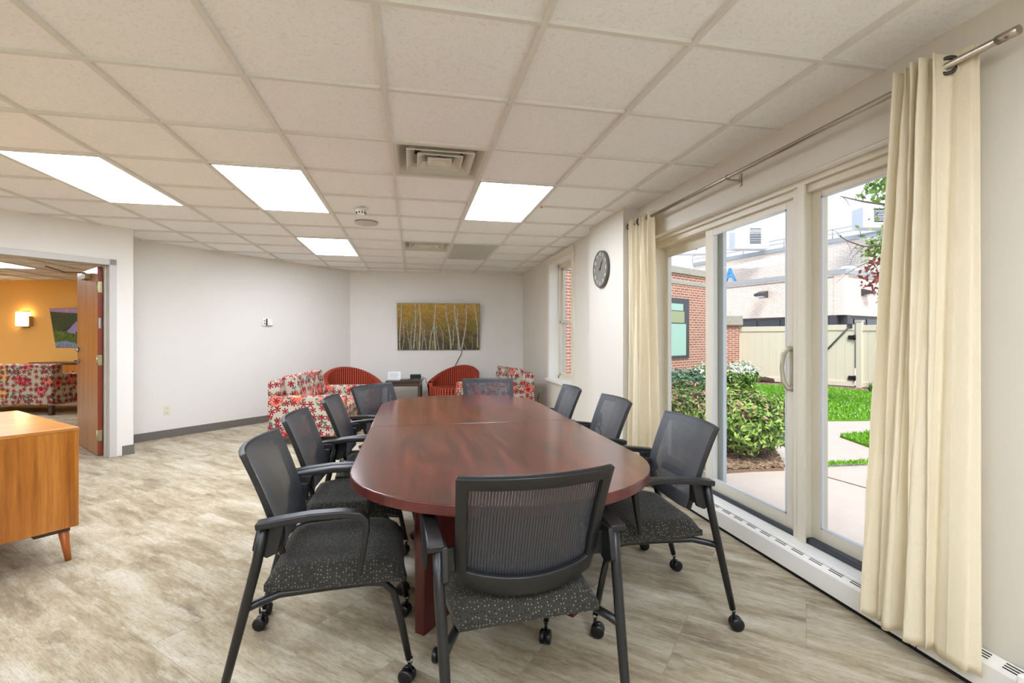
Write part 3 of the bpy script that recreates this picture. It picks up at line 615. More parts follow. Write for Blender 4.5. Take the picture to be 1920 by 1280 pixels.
# ------------------------------------------------------------------ conference chairs
def make_chair():
    t=empty('conference_chair'); 
    # seat
    def sf(u,v):
        x=(u-.5)*2; y=(v-.5)*2
        hw=.243-.018*max(0,-y)**2; X=x*hw; Y=.055+y*.235
        r=(abs(x)**6+abs(y)**6); ed=max(0,1-r)**.3
        z=.412+.055*ed+.010*(x*x) -.012*max(0,y)**3*2
        return (X,Y,z)
    def sb(u,v): a=sf(u,v); return (a[0],a[1],.398-.012*max(0,(2*v-1))**3)
    q=MB(); n=18; q.grid(sf,n,n); q.grid(lambda u,v: sb(1-u,v),n,n)
    def rim(u,v):
        k=u*4; i=int(min(3.9999,k)); fr_=k-i
        e=[(fr_,0),(1,fr_),(1-fr_,1),(0,1-fr_)][i]; a=sf(*e); b=sb(*e); return tuple(a[j]*(v)+b[j]*(1-v) for j in range(3))
    q.grid(rim,n*4,1); q.build('seat',M_seat,t,uv=True)
    q=MB(); q.box((-.20,-.14,.385),(.20,.25,.399)); q.build('seat_pan',M_black,t,bevel=.004)
    # back
    def bp(u,v):   # u -1..1, v 0..1
        w=.226+.017*v-.012*max(0,.2-v)*5*abs(u); z0=.515-.040*(1-u*u); z=z0+(.872-z0)*v
        zz=(z-.47)/.4; y=-.115-.02*zz-.105*zz**1.5-.048*(1-u*u)
        k=1-.10*max(0,abs(u)-.9)*10*0
        return (u*w,y,z)
    us=[-1,-.93,-.86]+[-.86+1.72*i/14 for i in range(1,14)]+[.86,.93,1]; vs_=[0,.075,.15]+[.15+.75*i/8 for i in range(1,8)]+[.90,.95,1]
    fr_=MB(); me=MB(); P=[[bp(u,v) for u in us] for v in vs_]
    for j in range(len(vs_)-1):
        for i in range(len(us)-1):
            cu_,cv=(us[i]+us[i+1])/2,(vs_[j]+vs_[j+1])/2; quad=[P[j][i],P[j][i+1],P[j+1][i+1],P[j+1][i]]
            (fr_ if (abs(cu_)>.86 or cv<.15 or cv>.90) else me).add(quad,[(0,1,2,3)],0,True)
    def merge(o):
        bm=bmesh.new(); bm.from_mesh(o.data); bmesh.ops.remove_doubles(bm,verts=bm.verts,dist=1e-5); bm.to_mesh(o.data); bm.free()
    o=fr_.build('back_frame',M_black,t,solid=.020,bevel=.003); merge(o)
    me=MB(); um=[-.975+1.95*i/16 for i in range(17)]; vm=[.02+.96*j/10 for j in range(11)]
    Pm=[[tuple(Vector(bp(u,v))+Vector((0,.0125,.0))) for u in um] for v in vm]
    for j in range(10):
        for i in range(16): me.add([Pm[j][i],Pm[j][i+1],Pm[j+1][i+1],Pm[j+1][i]],[(0,1,2,3)],0,True)
    o=me.build('back_mesh',M_mesh,t); merge(o)
    for sx in (-1,1):
        # arm: pad, then a tapering blade folding down at the front
        pts=[(-.185,.650),(-.12,.658),(-.02,.668),(.08,.668),(.135,.660),(.158,.640),(.160,.61),(.150,.54),(.135,.445)]
        wd=[.026,.025,.024,.023,.022,.021,.019,.015,.008]; th=[.011,.012,.012,.012,.012,.012,.011,.010,.008]
        q=MB(); vs=[]
        n=len(pts)
        for i,(y,z) in enumerate(pts):
            a=Vector(pts[min(i+1,n-1)])-Vector(pts[max(i-1,0)]); a.normalize(); nn_=Vector((-a.y,a.x))
            for (wx,k) in ((-1,-1),(1,-1),(1,1),(-1,1)):
                vs.append((sx*.292+wx*wd[i],y+nn_.x*th[i]*k,z+nn_.y*th[i]*k))
        fs=[(i*4+k,i*4+(k+1)%4,(i+1)*4+(k+1)%4,(i+1)*4+k) for i in range(n-1) for k in range(4)]+[(3,2,1,0),(n*4-4,n*4-3,n*4-2,n*4-1)]
        q.add(vs,fs,0,True); q.build('armrest',M_black,t,bevel=.005,seg=3,angle=50)
        # bracket between upright, arm and back frame
        q=MB(); q.prism([(-.185,.655),(-.10,.655),(-.125,.545),(-.16,.53),(-.205,.56)],sx*.266-.010,sx*.266+.008,mat=Matrix(((0,0,1,0),(1,0,0,0),(0,1,0,0),(0,0,0,1)))); q.box((sx*.215-.012,-.14,.555),(sx*.26,-.115,.63)) if sx<0 else q.box((.205,-.14,.555),(.262,-.115,.63))
        q.build('bracket',M_black,t,bevel=.004)
        def caster(leg,x,y,ry):
            c=MB(); A=T(x,y,.0)@RZ(ry)
            for s_ in(-1,1):
                Mw=A@T(s_*.0135,-.012,.0285)@RY(PI/2); c.lathe([(0,-.010),(.022,-.010),(.0275,-.007),(.0285,0),(.0275,.007),(.022,.010),(0,.010)],20,mat=Mw)
            c.tube([A@Vector((0,0,.045)),A@Vector((0,0,.092))],.0065,8); c.box((-.005,-.028,.02),(.005,.01,.05),mat=A); c.build('caster',M_caster,leg)
            c=MB(); c.tube([A@Vector((0,0,.078)),A@Vector((0,0,.096))],.0105,10); c.build('caster_stem',M_chrome,leg)
        q=MB(); q.tube([(sx*.285,-.165,.648),(sx*.283,-.185,.53),(sx*.276,-.225,.37),(sx*.270,-.268,.20),(sx*.266,-.296,.09)],[.0165,.0165,.016,.0145,.013],12)
        lg=q.build('leg',M_blackm,t); caster(lg,sx*.266,-.30,random.uniform(-.6,.6))
        q=MB(); q.tube([(sx*.274,-.225,.372),(sx*.255,-.19,.378),(sx*.222,-.13,.384),(sx*.216,.02,.386),(sx*.215,.16,.386),(sx*.215,.215,.378),(sx*.2155,.248,.345),(sx*.218,.272,.25),(sx*.22,.305,.09)],[.0135]*8+[.012],12)
        lg=q.build('leg',M_blackm,t); caster(lg,sx*.22,.308,random.uniform(-.6,.6))
    return t
proto=make_chair()
# x, y of the seat centre on the floor and heading (0 = facing away from the camera along the room)
chairs=[( .345,1.615, 4,'black mesh conference chair at the near head of the table, its back to the camera'),
 (-.325,2.012,-88,'near left conference chair, whole dotted seat in view, closest on the left'),
 (-.345,2.655,-90,'second conference chair along the left side of the table, between the nearest and the third'),
 (-.275,3.30,-91,'third conference chair along the left side, its back in front of the left floral sofa'),
 (-.134,3.998,-127,'conference chair at the far left curve of the table, turned to show its blue-grey mesh'),
 (1.075,2.135, 87,'near right conference chair beside the sliding door, pulled up to the table'),
 (1.05,2.94, 88,'middle right conference chair in front of the left curtain and pillar'),
 (.99,3.65, 87,'farthest right conference chair below the small window'),
 (.70,4.30,180,'conference chair at the far head of the table, facing the camera')]
for i,(x,y,a,lab) in enumerate(chairs):
    o=proto if i==0 else copy_tree(proto)
    o.location=(x,y,0); o.rotation_euler=(0,0,math.radians(a)); tag(o,lab,'chair','conference chairs around the table')

# ------------------------------------------------------------------ sideboard
c0=G(148,800,.755); cl0=G(0,818,.755); cb=G(98,762,.755)
ex=(Vector((c0.x,c0.y,0))-Vector((cl0.x,cl0.y,0))).normalized(); ey=Vector((-ex.y,ex.x,0))
if ey.dot(cb-c0)<0: ey=-ey
sbd=empty('sideboard',(c0.x,c0.y,0)); sbd.matrix_world=Matrix(((ex.x,ey.x,0,c0.x),(ex.y,ey.y,0,c0.y),(0,0,1,0),(0,0,0,1)))
tag(sbd,'orange teak sideboard on splayed legs at the left edge','sideboard')
SW,SDp=.50,1.22
SW=1.5
q=MB(); q.box((-SW,.0,.195),(0,1.16,.735)); q.build('cabinet_body',M_teak,sbd,bevel=.003)
q=MB(); q.box((-SW-.001,-.001,.735),(.001,1.161,.755)); q.build('cabinet_top',M_teaktop,sbd,bevel=.003)
for (lx,ly,sx,sy) in ((-.055,.06,.02,-.02),(-.055,1.10,.02,.02),(-SW+.055,.06,-.02,-.02),(-SW+.055,1.10,-.02,.02)):
    q=MB(); q.tube([(lx,ly,.20),(lx+sx,ly+sy,.0)],[.026,.014],14); q.build('leg',M_teakleg,sbd)
for a_,b_ in ((-.18,-.03),(-SW+.03,-SW+.18)): q=MB(); q.box((a_,.03,.170),(b_,.10,.197)); q.build('leg_rail',M_darkwood,sbd)

# ------------------------------------------------------------------ upholstered pieces
def rbox(q,a,b,r=.02,mat=None): q.box(a,b,mat=mat)
def loveseat(label,loc,rz,L=1.5,grp='floral seating',name='floral_sofa',n=2):
    """faces local +X, length along Y, back at x=0"""
    t=empty(name,loc,rz); tag(t,label,'sofa' if n>1 else 'armchair',grp); D=.88
    q=MB(); q.box((.0,.0,.09),(D,.13,.575)); q.build('armrest',M_floral,t,bevel=.022,seg=3,uv=True)
    q=MB(); q.box((.0,L-.13,.09),(D,L,.575)); q.build('armrest',M_floral,t,bevel=.022,seg=3,uv=True)
    q=MB(); q.box((.0,.131,.09),(.15,L-.131,.60)); q.box((0,.004,.565),(.14,L-.004,.755)); q.build('backrest',M_floral,t,bevel=.02,seg=3,uv=True)
    q=MB(); q.box((.13,.132,.09),(D-.04,L-.132,.30)); q.build('seat_base',M_floral,t,bevel=.015,uv=True)
    w=(L-.27)/n
    for i in range(n):
        y0=.135+i*w
        q=MB(); q.box((.16,y0+.003,.302),(D-.02,y0+w-.003,.44)); q.build('seat_cushion',M_floral,t,bevel=.04,seg=4,uv=True)
        q=MB(); Mx=T(.152,y0,.44)@RY(math.radians(-10)); q.box((.0,.006,.0),(.17,w-.006,.36),mat=Mx); q.build('back_cushion',M_floral,t,bevel=.045,seg=4,uv=True)
    for x,y in((.07,.07),(D-.07,.07),(.07,L-.07),(D-.07,L-.07)): q=MB(); q.tube([(x,y,.0),(x,y,.092)],[.02,.028],10); q.build('leg',M_darkwood,t)
    return t
pL=W(501,632,5.62)
loveseat('floral sofa against the far left wall, facing the window side',(pL.x,pL.y,0),math.radians(-6.5),1.40)
loveseat('floral armchair near the right corner, half hidden by the table',(1.52,7.72,0),math.radians(191.6),1.0,name='floral_armchair',n=1)
def tub(label,loc,rz,s=1.0):
    """barrel chair facing local -Y"""
    t=empty('tub_chair',loc,rz); tag(t,label,'armchair','red striped tub chairs')
    R=.41*s; n=40
    def top(a):  # a 0..1 along the shell from the left arm front round to the right arm front
        k=math.sin(PI*a); return .50+.26*k**1.4
    def pt(a,r,z,flare=0):
        th=PI*1.28*(a-.5)+PI/2; rr=r*(1+flare)
        return (math.cos(th)*rr,math.sin(th)*rr*.95,z)
    q=MB()
    q.grid(lambda u,v: pt(u,R*(.93+.07*v),.10+(top(u)-.10)*v),n,8)
    q.grid(lambda u,v: pt(u,R*(.93+.07)-.0-.085*v,top(u)+.022*math.sin(PI*v)),n,6)
    q.grid(lambda u,v: pt(u,R*.93-.085*.6-.03*0-(R*.02*(1-v)) - (R*.0) + (R*.07-.034)*v,.30+(top(u)-.30)*v),n,8)
    for e in (0,1):
        q.grid(lambda u,v: pt(e,(R*.93-.05-R*.02)*(1-u)+R*.93*u + ((R*.07-.034)+.0)*0,.10+(top(e)-.10)*v) if v<1 else pt(e,(R-.085)*(1-u)+R*u,top(e)),4,8)
    o=q.build('barrel_back',M_red,t)
    ul=o.data.uv_layers.new(name='UVMap')
    for p_ in o.data.polygons:
        for li in p_.loop_indices:
            co=o.data.vertices[o.data.loops[li].vertex_index].co; ul.data[li].uv=(math.atan2(co.y,co.x)*R if co.y>-.2*R or abs(co.x)>.3*R else co.x,co.z)
    # keep the seam continuous behind -X by using the angle from +Y
    for p_ in o.data.polygons:
        for li in p_.loop_indices:
            co=o.data.vertices[o.data.loops[li].vertex_index].co; ul.data[li].uv=(math.atan2(co.x,co.y+1e-6)*R,co.z)
    q=MB(); q.prism([(math.cos(2*PI*i/28)*R*.80,math.sin(2*PI*i/28)*R*.80-.05) for i in range(28)],.30,.44,smooth=True); q.build('seat_cushion',M_red,t,bevel=.03,seg=4,uv=True,angle=60)
    q=MB(); q.prism([(math.cos(2*PI*i/28)*R*.84,math.sin(2*PI*i/28)*R*.84-.03) for i in range(28)],.10,.30,smooth=True); q.build('seat_base',M_red,t,bevel=.01,uv=True,angle=60)
    for k in range(4):
        a=PI/4+k*PI/2; x,y=.28*math.cos(a),.28*math.sin(a); q=MB(); q.tube([(x,y,0),(x*.95,y*.95,.102)],[.016,.024],10); q.build('leg',M_darkwood,t)
    return t
p1=W(662,632,7.62); p2=W(850,632,8.12)
tub('red striped tub chair behind the left floral sofa',(p1.x,p1.y,0),math.radians(30),1.13)
tub('red striped tub chair below the birch picture, right of the dark side table',(p2.x,p2.y,0),math.radians(-38),1.08)
# side table with its things
p=W(760,632,8.15); stt=empty('side_table',(p.x,p.y,0),-.10); tag(stt,'dark wood side table between the two tub chairs','side table')
q=MB(); q.box((-.29,-.24,.525),(.29,.24,.55)); q.build('tabletop',M_darkwood,stt,bevel=.003)
q=MB(); q.box((-.26,-.215,.455),(.26,-.195,.525)); q.box((-.26,.195,.455),(.26,.215,.525)); q.box((-.26,-.2,.455),(-.24,.2,.525)); q.box((.24,-.2,.455),(.26,.2,.525)); q.build('apron',M_darkwood,stt)
for x in(-.245,.245):
    for y in(-.2,.2): q=MB(); q.box((x-.02,y-.02,0),(x+.02,y+.02,.525)); q.build('leg',M_darkwood,stt,bevel=.002)
sa=math.cos(-.10),math.sin(-.10)
def ontab(dx,dy): return (p.x+dx*sa[0]-dy*sa[1],p.y+dx*sa[1]+dy*sa[0],.551)
s1=empty('sign_holder',ontab(-.18,-.02),-.05); tag(s1,'small white framed notice card standing on the dark side table','sign')
q=MB(); q.box((-.105,-.004,.0),(.105,.004,.135),mat=RX(math.radians(-12))); q.build('card',M_paper,s1,bevel=.001)
q=MB(); q.box((-.105,-.01,0),(.105,.05,.004)); q.build('holder_foot',M_white,s1)
q=MB()
for k in range(6): q.box((-.08,-.0055,.02+.018*k),(.08-.02*(k%3),-.0045,.024+.018*k),mat=RX(math.radians(-12)))
q.build('print_lines',M_ink,s1)
s2=empty('network_box',ontab(.17,.0),0); tag(s2,'small black network box on the dark side table','electronics box')
q=MB(); q.box((-.09,-.07,.012),(.09,.07,.085)); q.build('casing',M_black,s2,bevel=.004)
q=MB()
for k in range(7): q.box((-.07+.02*k,-.0715,.03),(-.06+.02*k,-.0705,.07))
q.build('front_vents',M_dark,s2)
q=MB(); [q.tube([(x,y,0),(x,y,.013)],.008,8) for x in(-.07,.07) for y in(-.05,.05)]; q.build('foot',M_dark,s2)
q=MB(); q.box((-.09,-.06,0),(.09,.06,.014)); o=q.build('remote_tray',M_darkwood,bevel=.003,loc=ontab(.02,-.14)); tag(o,'flat dark tray lying in front of the black network box','tray')
q=MB(); q.tube([ontab(.25,.05)[:2]+(.60,),ontab(.33,.08)[:2]+(.56,),ontab(.37,.10)[:2]+(.40,),ontab(.42,.15)[:2]+(.12,),ontab(.45,.22)[:2]+(.006,)],.004,6); tag(q.build('power_cable',M_dark),'thin black cable dropping behind the side table from the network box','cable')

# ------------------------------------------------------------------ wall screen with birch scene
def screen(label,cx,base,n,w,h,tilt,zc,painter,name='wall_screen'):
    """cx: wall point; n: wall direction (unit x axis) ; the screen leans forward at its top"""
    t=empty(name,(cx.x,cx.y,zc)); ang=math.atan2(n.y,n.x); t.rotation_euler=(0,0,ang); tag(t,label,'wall screen')
    A=T(0,-.075,0)@RX(tilt)
    q=MB(); q.box((-w/2,.0,-h/2),(w/2,.032,h/2),mat=A); q.build('screen_casing',plain('silver_bezel',(120,118,112),.35,.4),t,bevel=.003)
    q=MB(); q.box((-.15,.0,-.12),(.15,.045,.12),mat=T(0,-.046,0)); q.build('wall_bracket',M_dark,t)
    painter(t,A,w-.012,h-.012)
    return t
def paint_birch(t,A,w,h):
    rnd=random.Random(5)
    m=NT('birch_scene'); v=m.coord('Object'); sp_=m.t.nodes.new('ShaderNodeSeparateXYZ'); m.L(v,sp_.inputs[0])
    n1=m.noise(v,14,6,.75); n2=m.noise(v,5,3,.6); n3=m.noise(v,45,4,.8)
    g=m.math('ADD',m.math('MULTIPLY',sp_.outputs[2],.75),.5)
    c=m.ramp(m.math('ADD',m.math('MULTIPLY',n1,.55),m.math('MULTIPLY',g,.5)),[(.30,srgb(38,36,32)),(.45,srgb(76,68,44)),(.58,srgb(126,98,40)),(.75,srgb(158,122,42)),(.9,srgb(146,122,70))])
    c=m.mix(m.math('MULTIPLY',m.ramp(n2,[(.52,(0,0,0)),(.62,(1,1,1))]),.5),c,srgb(96,100,40)); c=m.mix(.85,c,m.ramp(n3,[(.32,(.3,.3,.3)),(.5,(1,1,1)),(.7,(1.7,1.6,1.5))]),'MULTIPLY')
    m.set(col=c,rough=.25,ecol=c,estr=.14)
    mt_=NT('birch_trunk'); v=mt_.coord('Object',scale=(1,1,3)); n=mt_.noise(v,30,4,.7); c=mt_.ramp(n,[(.38,srgb(70,64,58)),(.46,srgb(150,144,132)),(.8,srgb(190,184,170))]); mt_.set(col=c,rough=.3,ecol=c,estr=.1)
    q=MB(); q.add([A@Vector((-w/2,-.0012,-h/2)),A@Vector((w/2,-.0012,-h/2)),A@Vector((w/2,-.0012,h/2)),A@Vector((-w/2,-.0012,h/2))],[(0,1,2,3)],0)
    # trunks: x at bottom/top as fractions, width, height fractions
    tr=[(.03,.04,.012,0,1),(.055,.08,.006,0,.6),(.135,.12,.005,0,.65),(.165,.17,.007,0,.62),(.20,.215,.012,.02,1),(.27,.265,.014,0,1),(.30,.29,.006,0,.5),(.335,.33,.007,0,.45),(.385,.45,.010,0,.75),(.45,.455,.016,0,1),(.49,.47,.007,0,.6),(.56,.53,.007,0,.5),(.645,.59,.013,0,.95),(.66,.70,.010,.1,.55),(.74,.70,.020,0,1),(.755,.72,.012,0,.9),(.79,.85,.013,0,1),(.985,.945,.012,.05,1),(.24,.235,.004,0,.35),(.42,.41,.004,0,.4),(.83,.80,.004,0,.3),(.90,.93,.004,0,.4)]
    for (xb,xt,wd,z0,z1) in tr:
        wd*=1.35
        n=14; ph=rnd.uniform(0,6); vs=[]
        for i in range(n+1):
            f=i/n; z=-h/2+h*(z0+(z1-z0)*f); x=-w/2+w*(xb+(xt-xb)*f+.010*math.sin(5*f+ph)); k=wd*w*.5*(1-.6*f)
            for s_ in(-1,1): vs.append(A@Vector((max(-w/2,min(w/2,x+s_*k)),-.0022,z)))
        q.add(vs,[(2*i,2*i+1,2*i+3,2*i+2) for i in range(n)],1)
        for _ in range(7):
            f=rnd.uniform(.35,1); z=-h/2+h*(z0+(z1-z0)*f); x=-w/2+w*(xb+(xt-xb)*f); L=rnd.uniform(.03,.11); sd_=rnd.choice((-1,1)); up=rnd.uniform(.2,.9)*L
            P=[(x,z),(x+sd_*L,min(h/2,z+up))]; 
            if abs(P[1][0])<w/2: q.add([A@Vector((P[0][0],-.0018,P[0][1]-.0018)),A@Vector((P[1][0],-.0018,P[1][1])),A@Vector((P[0][0],-.0018,P[0][1]+.0018))],[(0,1,2)],1)
    q.build('screen_picture',[m.m,mt_.m],t)
def paint_lake(t,A,w,h):
    def em(nm,a,b,sc,s=.25):
        m=NT(nm); v=m.coord('Object'); c=m.mix(m.ramp(m.noise(v,sc,5,.7),[(.35,(0,0,0)),(.65,(1,1,1))]),srgb(*a),srgb(*b)); m.set(col=c,rough=.3,ecol=c,estr=s); return m.m
    mats=[em('dusk_sky',(130,108,160),(170,136,156),5,.08),em('forest_hill',(22,42,36),(50,74,48),30,.1),em('lake_water',(108,104,146),(150,134,168),6,.08),em('near_pines',(24,52,24),(84,104,36),26,.15),em('shore_rock',(70,80,110),(130,140,160),22,.15),em('dark_reflection',(16,26,34),(32,44,46),14,.05)]
    def P(pts,mi,dy): q.add([A@Vector((-w/2+x*w,-dy,-h/2+y*h)) for x,y in pts],[tuple(range(len(pts)))],mi)
    q=MB(); P([(0,.85),(1,.85),(1,1),(0,1)],0,.0012); P([(0,0),(1,0),(1,.9),(.6,.88),(.3,.9),(0,.93)],1,.0014)
    P([(.18,.42),(.7,.38),(1,.45),(1,.75),(.75,.72),(.45,.6)],5,.0016)
    P([(.25,.38),(.5,.30),(1,.32),(1,.50),(.9,.6),(.65,.73),(.5,.66),(.38,.52)],2,.0018)
    pts=[(0,.05),(0,.62)]; rnd=random.Random(2); x=0
    while x<1: x+=.03; pts+= [(min(1,x),.34+.22*abs(x-.45)+(.08 if int(x*33)%2 else 0)*rnd.random()-(.0))]
    pts+=[(1,.05)]; P(pts[::-1],3,.002); P([(0,0),(1,0),(1,.1),(.7,.14),(.5,.08),(.25,.17),(0,.13)],4,.0022)
    q.build('screen_picture',mats,t)
tv_a=Vector((fR.x-fL.x,fR.y-fL.y,0)).normalized()
pa,pb=online(744,fL,tv_a),online(901,fL,tv_a); tw=(pb-pa).length; mid=(pa+pb)/2; Zt=mid.x*sY+mid.y*cY
zt,zb=EYE+(CPY-568)*Zt/FPX,EYE+(CPY-657)*Zt/FPX
screen('wide wall screen showing golden birch trunks on the back wall',mid,0,tv_a,tw*.975,(zt-zb)*.98,math.radians(7),(zt+zb)/2,paint_birch)
c1_=online(866,fL,tv_a); c2_=online(852,fL,tv_a)
q=MB(); q.tube([(c1_.x,c1_.y-.02,zb+.02),(c1_.x-.01,c1_.y-.02,zb-.06),(c1_.x*.5+c2_.x*.5,c2_.y-.02,zb-.16),(c2_.x,c2_.y-.02,zb-.3),(c2_.x-.02,c2_.y-.02,.4)],.006,6); tag(q.build('power_cable',M_dark),'black cable hanging from the birch screen down behind the tub chair','cable')

# ------------------------------------------------------------------ wall fittings
def wallfit(name,label,cat,P,d,z,builder):
    t=empty(name,(P.x,P.y,z),math.atan2(d.y,d.x)); tag(t,label,cat); builder(t); return t
gg=gd
def thermo(t):
    q=MB(); q.box((-.085,-.02,-.055),(-.03,-.001,.055)); q.build('switch_plate',M_trimw,t,bevel=.003)
    for k in(-.02,.02): q=MB(); q.box((-.064,-.026,k-.008),(-.05,-.019,k+.008)); q.build('switch_button',M_dark,t)
    q=MB(); q.box((-.015,-.045,-.05),(.065,-.001,.05)); q.build('thermostat_body',M_trimw,t,bevel=.006)
    q=MB(); q.box((-.028,-.03,-.05),(-.016,-.001,.05)); q.build('side_vent',M_dframe,t)
wallfit('thermostat','small white thermostat and switch plate on the far left wall','thermostat',online(501,gA,gd),gd,EYE+(CPY-604)*((lambda v:v.x*sY+v.y*cY)(online(501,gA,gd)))/FPX,thermo)
def outlet(t):
    q=MB(); q.box((-.037,-.006,-.06),(.037,-.001,.06)); q.build('cover_plate',M_ivory,t,bevel=.002)
    for k in(-.027,.027):
        q=MB(); q.box((-.018,-.009,k-.016),(.018,-.005,k+.016)); s_=q.build('socket',M_ivory,t,bevel=.004)
        q=MB(); q.box((-.009,-.0098,k-.002),(-.006,-.0088,k+.009)); q.box((.006,-.0098,k-.002),(.009,-.0088,k+.009)); q.box((-.002,-.0098,k-.012),(.002,-.0088,k-.007)); q.build('socket_slots',M_dark,s_)
wallfit('wall_outlet','ivory wall outlet low on the far left wall above the dark baseboard','outlet',online(313,gA,gd),gd,EYE+(CPY-769)*((lambda v:v.x*sY+v.y*cY)(online(313,gA,gd)))/FPX,outlet)
p=onX(1014,735,XF)
wallfit('wall_outlet','wall outlet with a cord plugged in, below the small window','outlet',p,Vector((0,-1,0)),p.z,outlet)
q=MB(); q.tube([(XF-.012,p.y,p.z-.02),(XF-.04,p.y,p.z-.03),(XF-.05,p.y+.02,p.z-.15),(XF-.10,p.y+.05,p.z-.33),(XF-.14,p.y+.02,.012),(XF-.2,p.y-.3,.008),(XF-.1,p.y-.7,.008)],.005,6); tag(q.build('power_cable',M_dark),'black cord hanging from the outlet below the small window to the floor','cord')
q=MB()
pp=[]
for k in range(26):
    a=k*.55; pp.append((XW-.06-.04*math.sin(a*1.3),3.62+.12*math.cos(a),.40+.10*math.sin(a)+.004*k))
p=(1.83,4.62)
q.tube([(XP-.012,p[1],.42),(XP-.05,p[1],.44),(XP-.09,p[1]-.05,.50),(XP-.10,p[1]-.16,.52),(XP-.09,p[1]-.22,.42),(XP-.07,p[1]-.12,.36),(XP-.09,p[1]-.02,.41),(XP-.1,p[1]-.1,.47),(XP-.09,p[1]-.2,.36),(XP-.08,p[1]-.22,.10),(XP-.1,p[1]-.2,.006)],.005,6); tag(q.build('power_cable',M_dark),'looped black cord on the pillar seen through the middle right chair mesh','cord')
q=MB(); q.box((XP-.03,p[1]-.03,.40),(XP-.0005,p[1]+.03,.50)); tag(q.build('plug_adapter',M_black,bevel=.004),'black plug adapter on the pillar behind the middle right chair','plug')

# ------------------------------------------------------------------ orange room contents
owd=(oB-oA); owd.z=0; owd.normalize()
P=online(49,oA,owd); Z=P.x*sY+P.y*cY
t=empty('wall_sconce',(P.x,P.y,EYE+(CPY-598)*Z/FPX),math.atan2(owd.y,owd.x)); tag(t,'lit rectangular wall sconce on the orange wall','wall lamp')
q=MB(); q.box((-.125,-.10,-.145),(.125,-.02,.145)); q.build('lamp_shade',M_sconce,t,bevel=.01)
q=MB(); q.box((-.09,-.02,-.16),(.09,-.0,.16)); q.box((-.12,-.105,-.165),(.12,-.015,-.148)); q.box((.128,-.08,-.155),(.16,-.01,.06)); q.build('backplate',M_nickel,t)
P=online(150,oA,owd); Z=P.x*sY+P.y*cY; hh=(653-577)*Z/FPX
screen('wall screen showing a violet lake at dusk, on the orange wall behind the wooden door',P,0,owd,1.04,hh*.97,math.radians(9),EYE+(CPY-615)*Z/FPX,paint_lake)
# credenza against the orange wall
P=online(150,oA,owd); t=empty('credenza',(P.x,P.y,0),math.atan2(owd.y,owd.x)); tag(t,'low teak credenza against the orange wall under the lake screen','credenza')
q=MB(); q.box((-.50,-.46,.15),(1.2,-.01,.745)); q.build('cabinet_body',M_teak,t); q=MB(); q.box((-.56,-.50,.745),(1.25,-.005,.77)); q.build('cabinet_top',M_darkwood,t)
for k in range(3):
    x0=-.48+k*.56
    for j in range(2):
        q=MB(); q.box((x0,-.476,.17+j*.29),(x0+.53,-.461,.44+j*.29)); dw=q.build('drawer',M_teak,t,bevel=.003); q=MB(); q.lathe([(0,.02),(.012,.018),(.008,0)],12,mat=T(x0+.265,-.476,.31+j*.29)@RX(PI/2)); q.build('knob',M_dark,dw)
for x in(-.45,1.15):
    for y in(-.42,-.06): q=MB(); q.tube([(x,y,0),(x,y,.15)],[.014,.024],10); q.build('leg',M_darkwood,t)
# floral sofa seen from behind
C0=G(97,779,0); ang=-YAW-.03
t=empty('floral_sofa',(C0.x,C0.y,0),ang); tag(t,'floral sofa seen from behind through the open doorway','sofa','floral seating')
# local: back runs along -x from the corner, depth +y (away)
L=2.0
q=MB(); q.box((-L,.0,.16),(0,.20,.83),mat=T(0,0,0)); q.build('backrest',M_floral,t,bevel=.025,seg=3,uv=True)
q=MB(); q.box((-.16,.19,.16),(-.0,.98,.66)); q.build('armrest',M_floral,t,bevel=.025,seg=3,uv=True)
q=MB(); q.box((-L,.19,.16),(-L+.16,.98,.66)); q.build('armrest',M_floral,t,bevel=.025,seg=3,uv=True)
q=MB(); q.box((-L+.16,.2,.16),(-.16,.95,.42)); q.build('seat_base',M_floral,t,bevel=.02,uv=True)
for x in(-.05,-L+.05):
    for y in(.05,.92): q=MB(); q.box((x-.03,y-.03,0),(x+.03,y+.03,.165)); q.build('leg',M_darkwood,t)

# ------------------------------------------------------------------ outside
GZ=-.19
def gp(px,py,dz=0): v=G(px,py,GZ); return (v.x,v.y)
q=MB(); q.add([(2.26,-6,GZ-.02),(60,-6,GZ-.02),(60,70,GZ-.02),(2.26,70,GZ-.02)],[(0,1,2,3)]); struct(q.build('ground',M_conc))
q=MB(); q.box((2.26,-3,GZ-.2),(2.30,9.2,.09)); struct(q.build('wall_foundation',M_stone))
def slab(name,pts,z,mat,label,cat):
    q=MB(); q.prism(pts,GZ-.05,GZ+z,0); o=q.build(name,mat); struct(o); return o
# lawn, small lawn wedge and beds
lawn=[gp(1340,786),gp(1471,785.5),gp(1559,787.5),gp(1640,787),gp(1760,790),gp(1900,800),gp(1960,742),gp(1640,736),gp(1559,727),gp(1400,720),gp(1340,719)]
slab('lawn',lawn,.01,M_soil,'','')
wed=[gp(1575,817),gp(1640,810),gp(1800,804),gp(1800,880),gp(1634,838)]
slab('lawn_wedge',wed,.01,M_soil,'','')
bed=[gp(1180,900),gp(1340,886),gp(1410,881),gp(1470,879),gp(1452,845),gp(1428,800),gp(1415,787),gp(1340,786),gp(1335,740),gp(1320,716),gp(1180,730)]
slab('planting_bed',bed,.012,M_mulch,'','')
bk=[gp(1320,719),gp(1400,720),gp(1559,727),gp(1640,736),gp(1960,742),gp(1960,734),gp(1640,727),gp(1559,719),gp(1400,709),gp(1320,705)]
slab('planting_bed',bk,.012,M_mulch,'','')
q=MB(); 
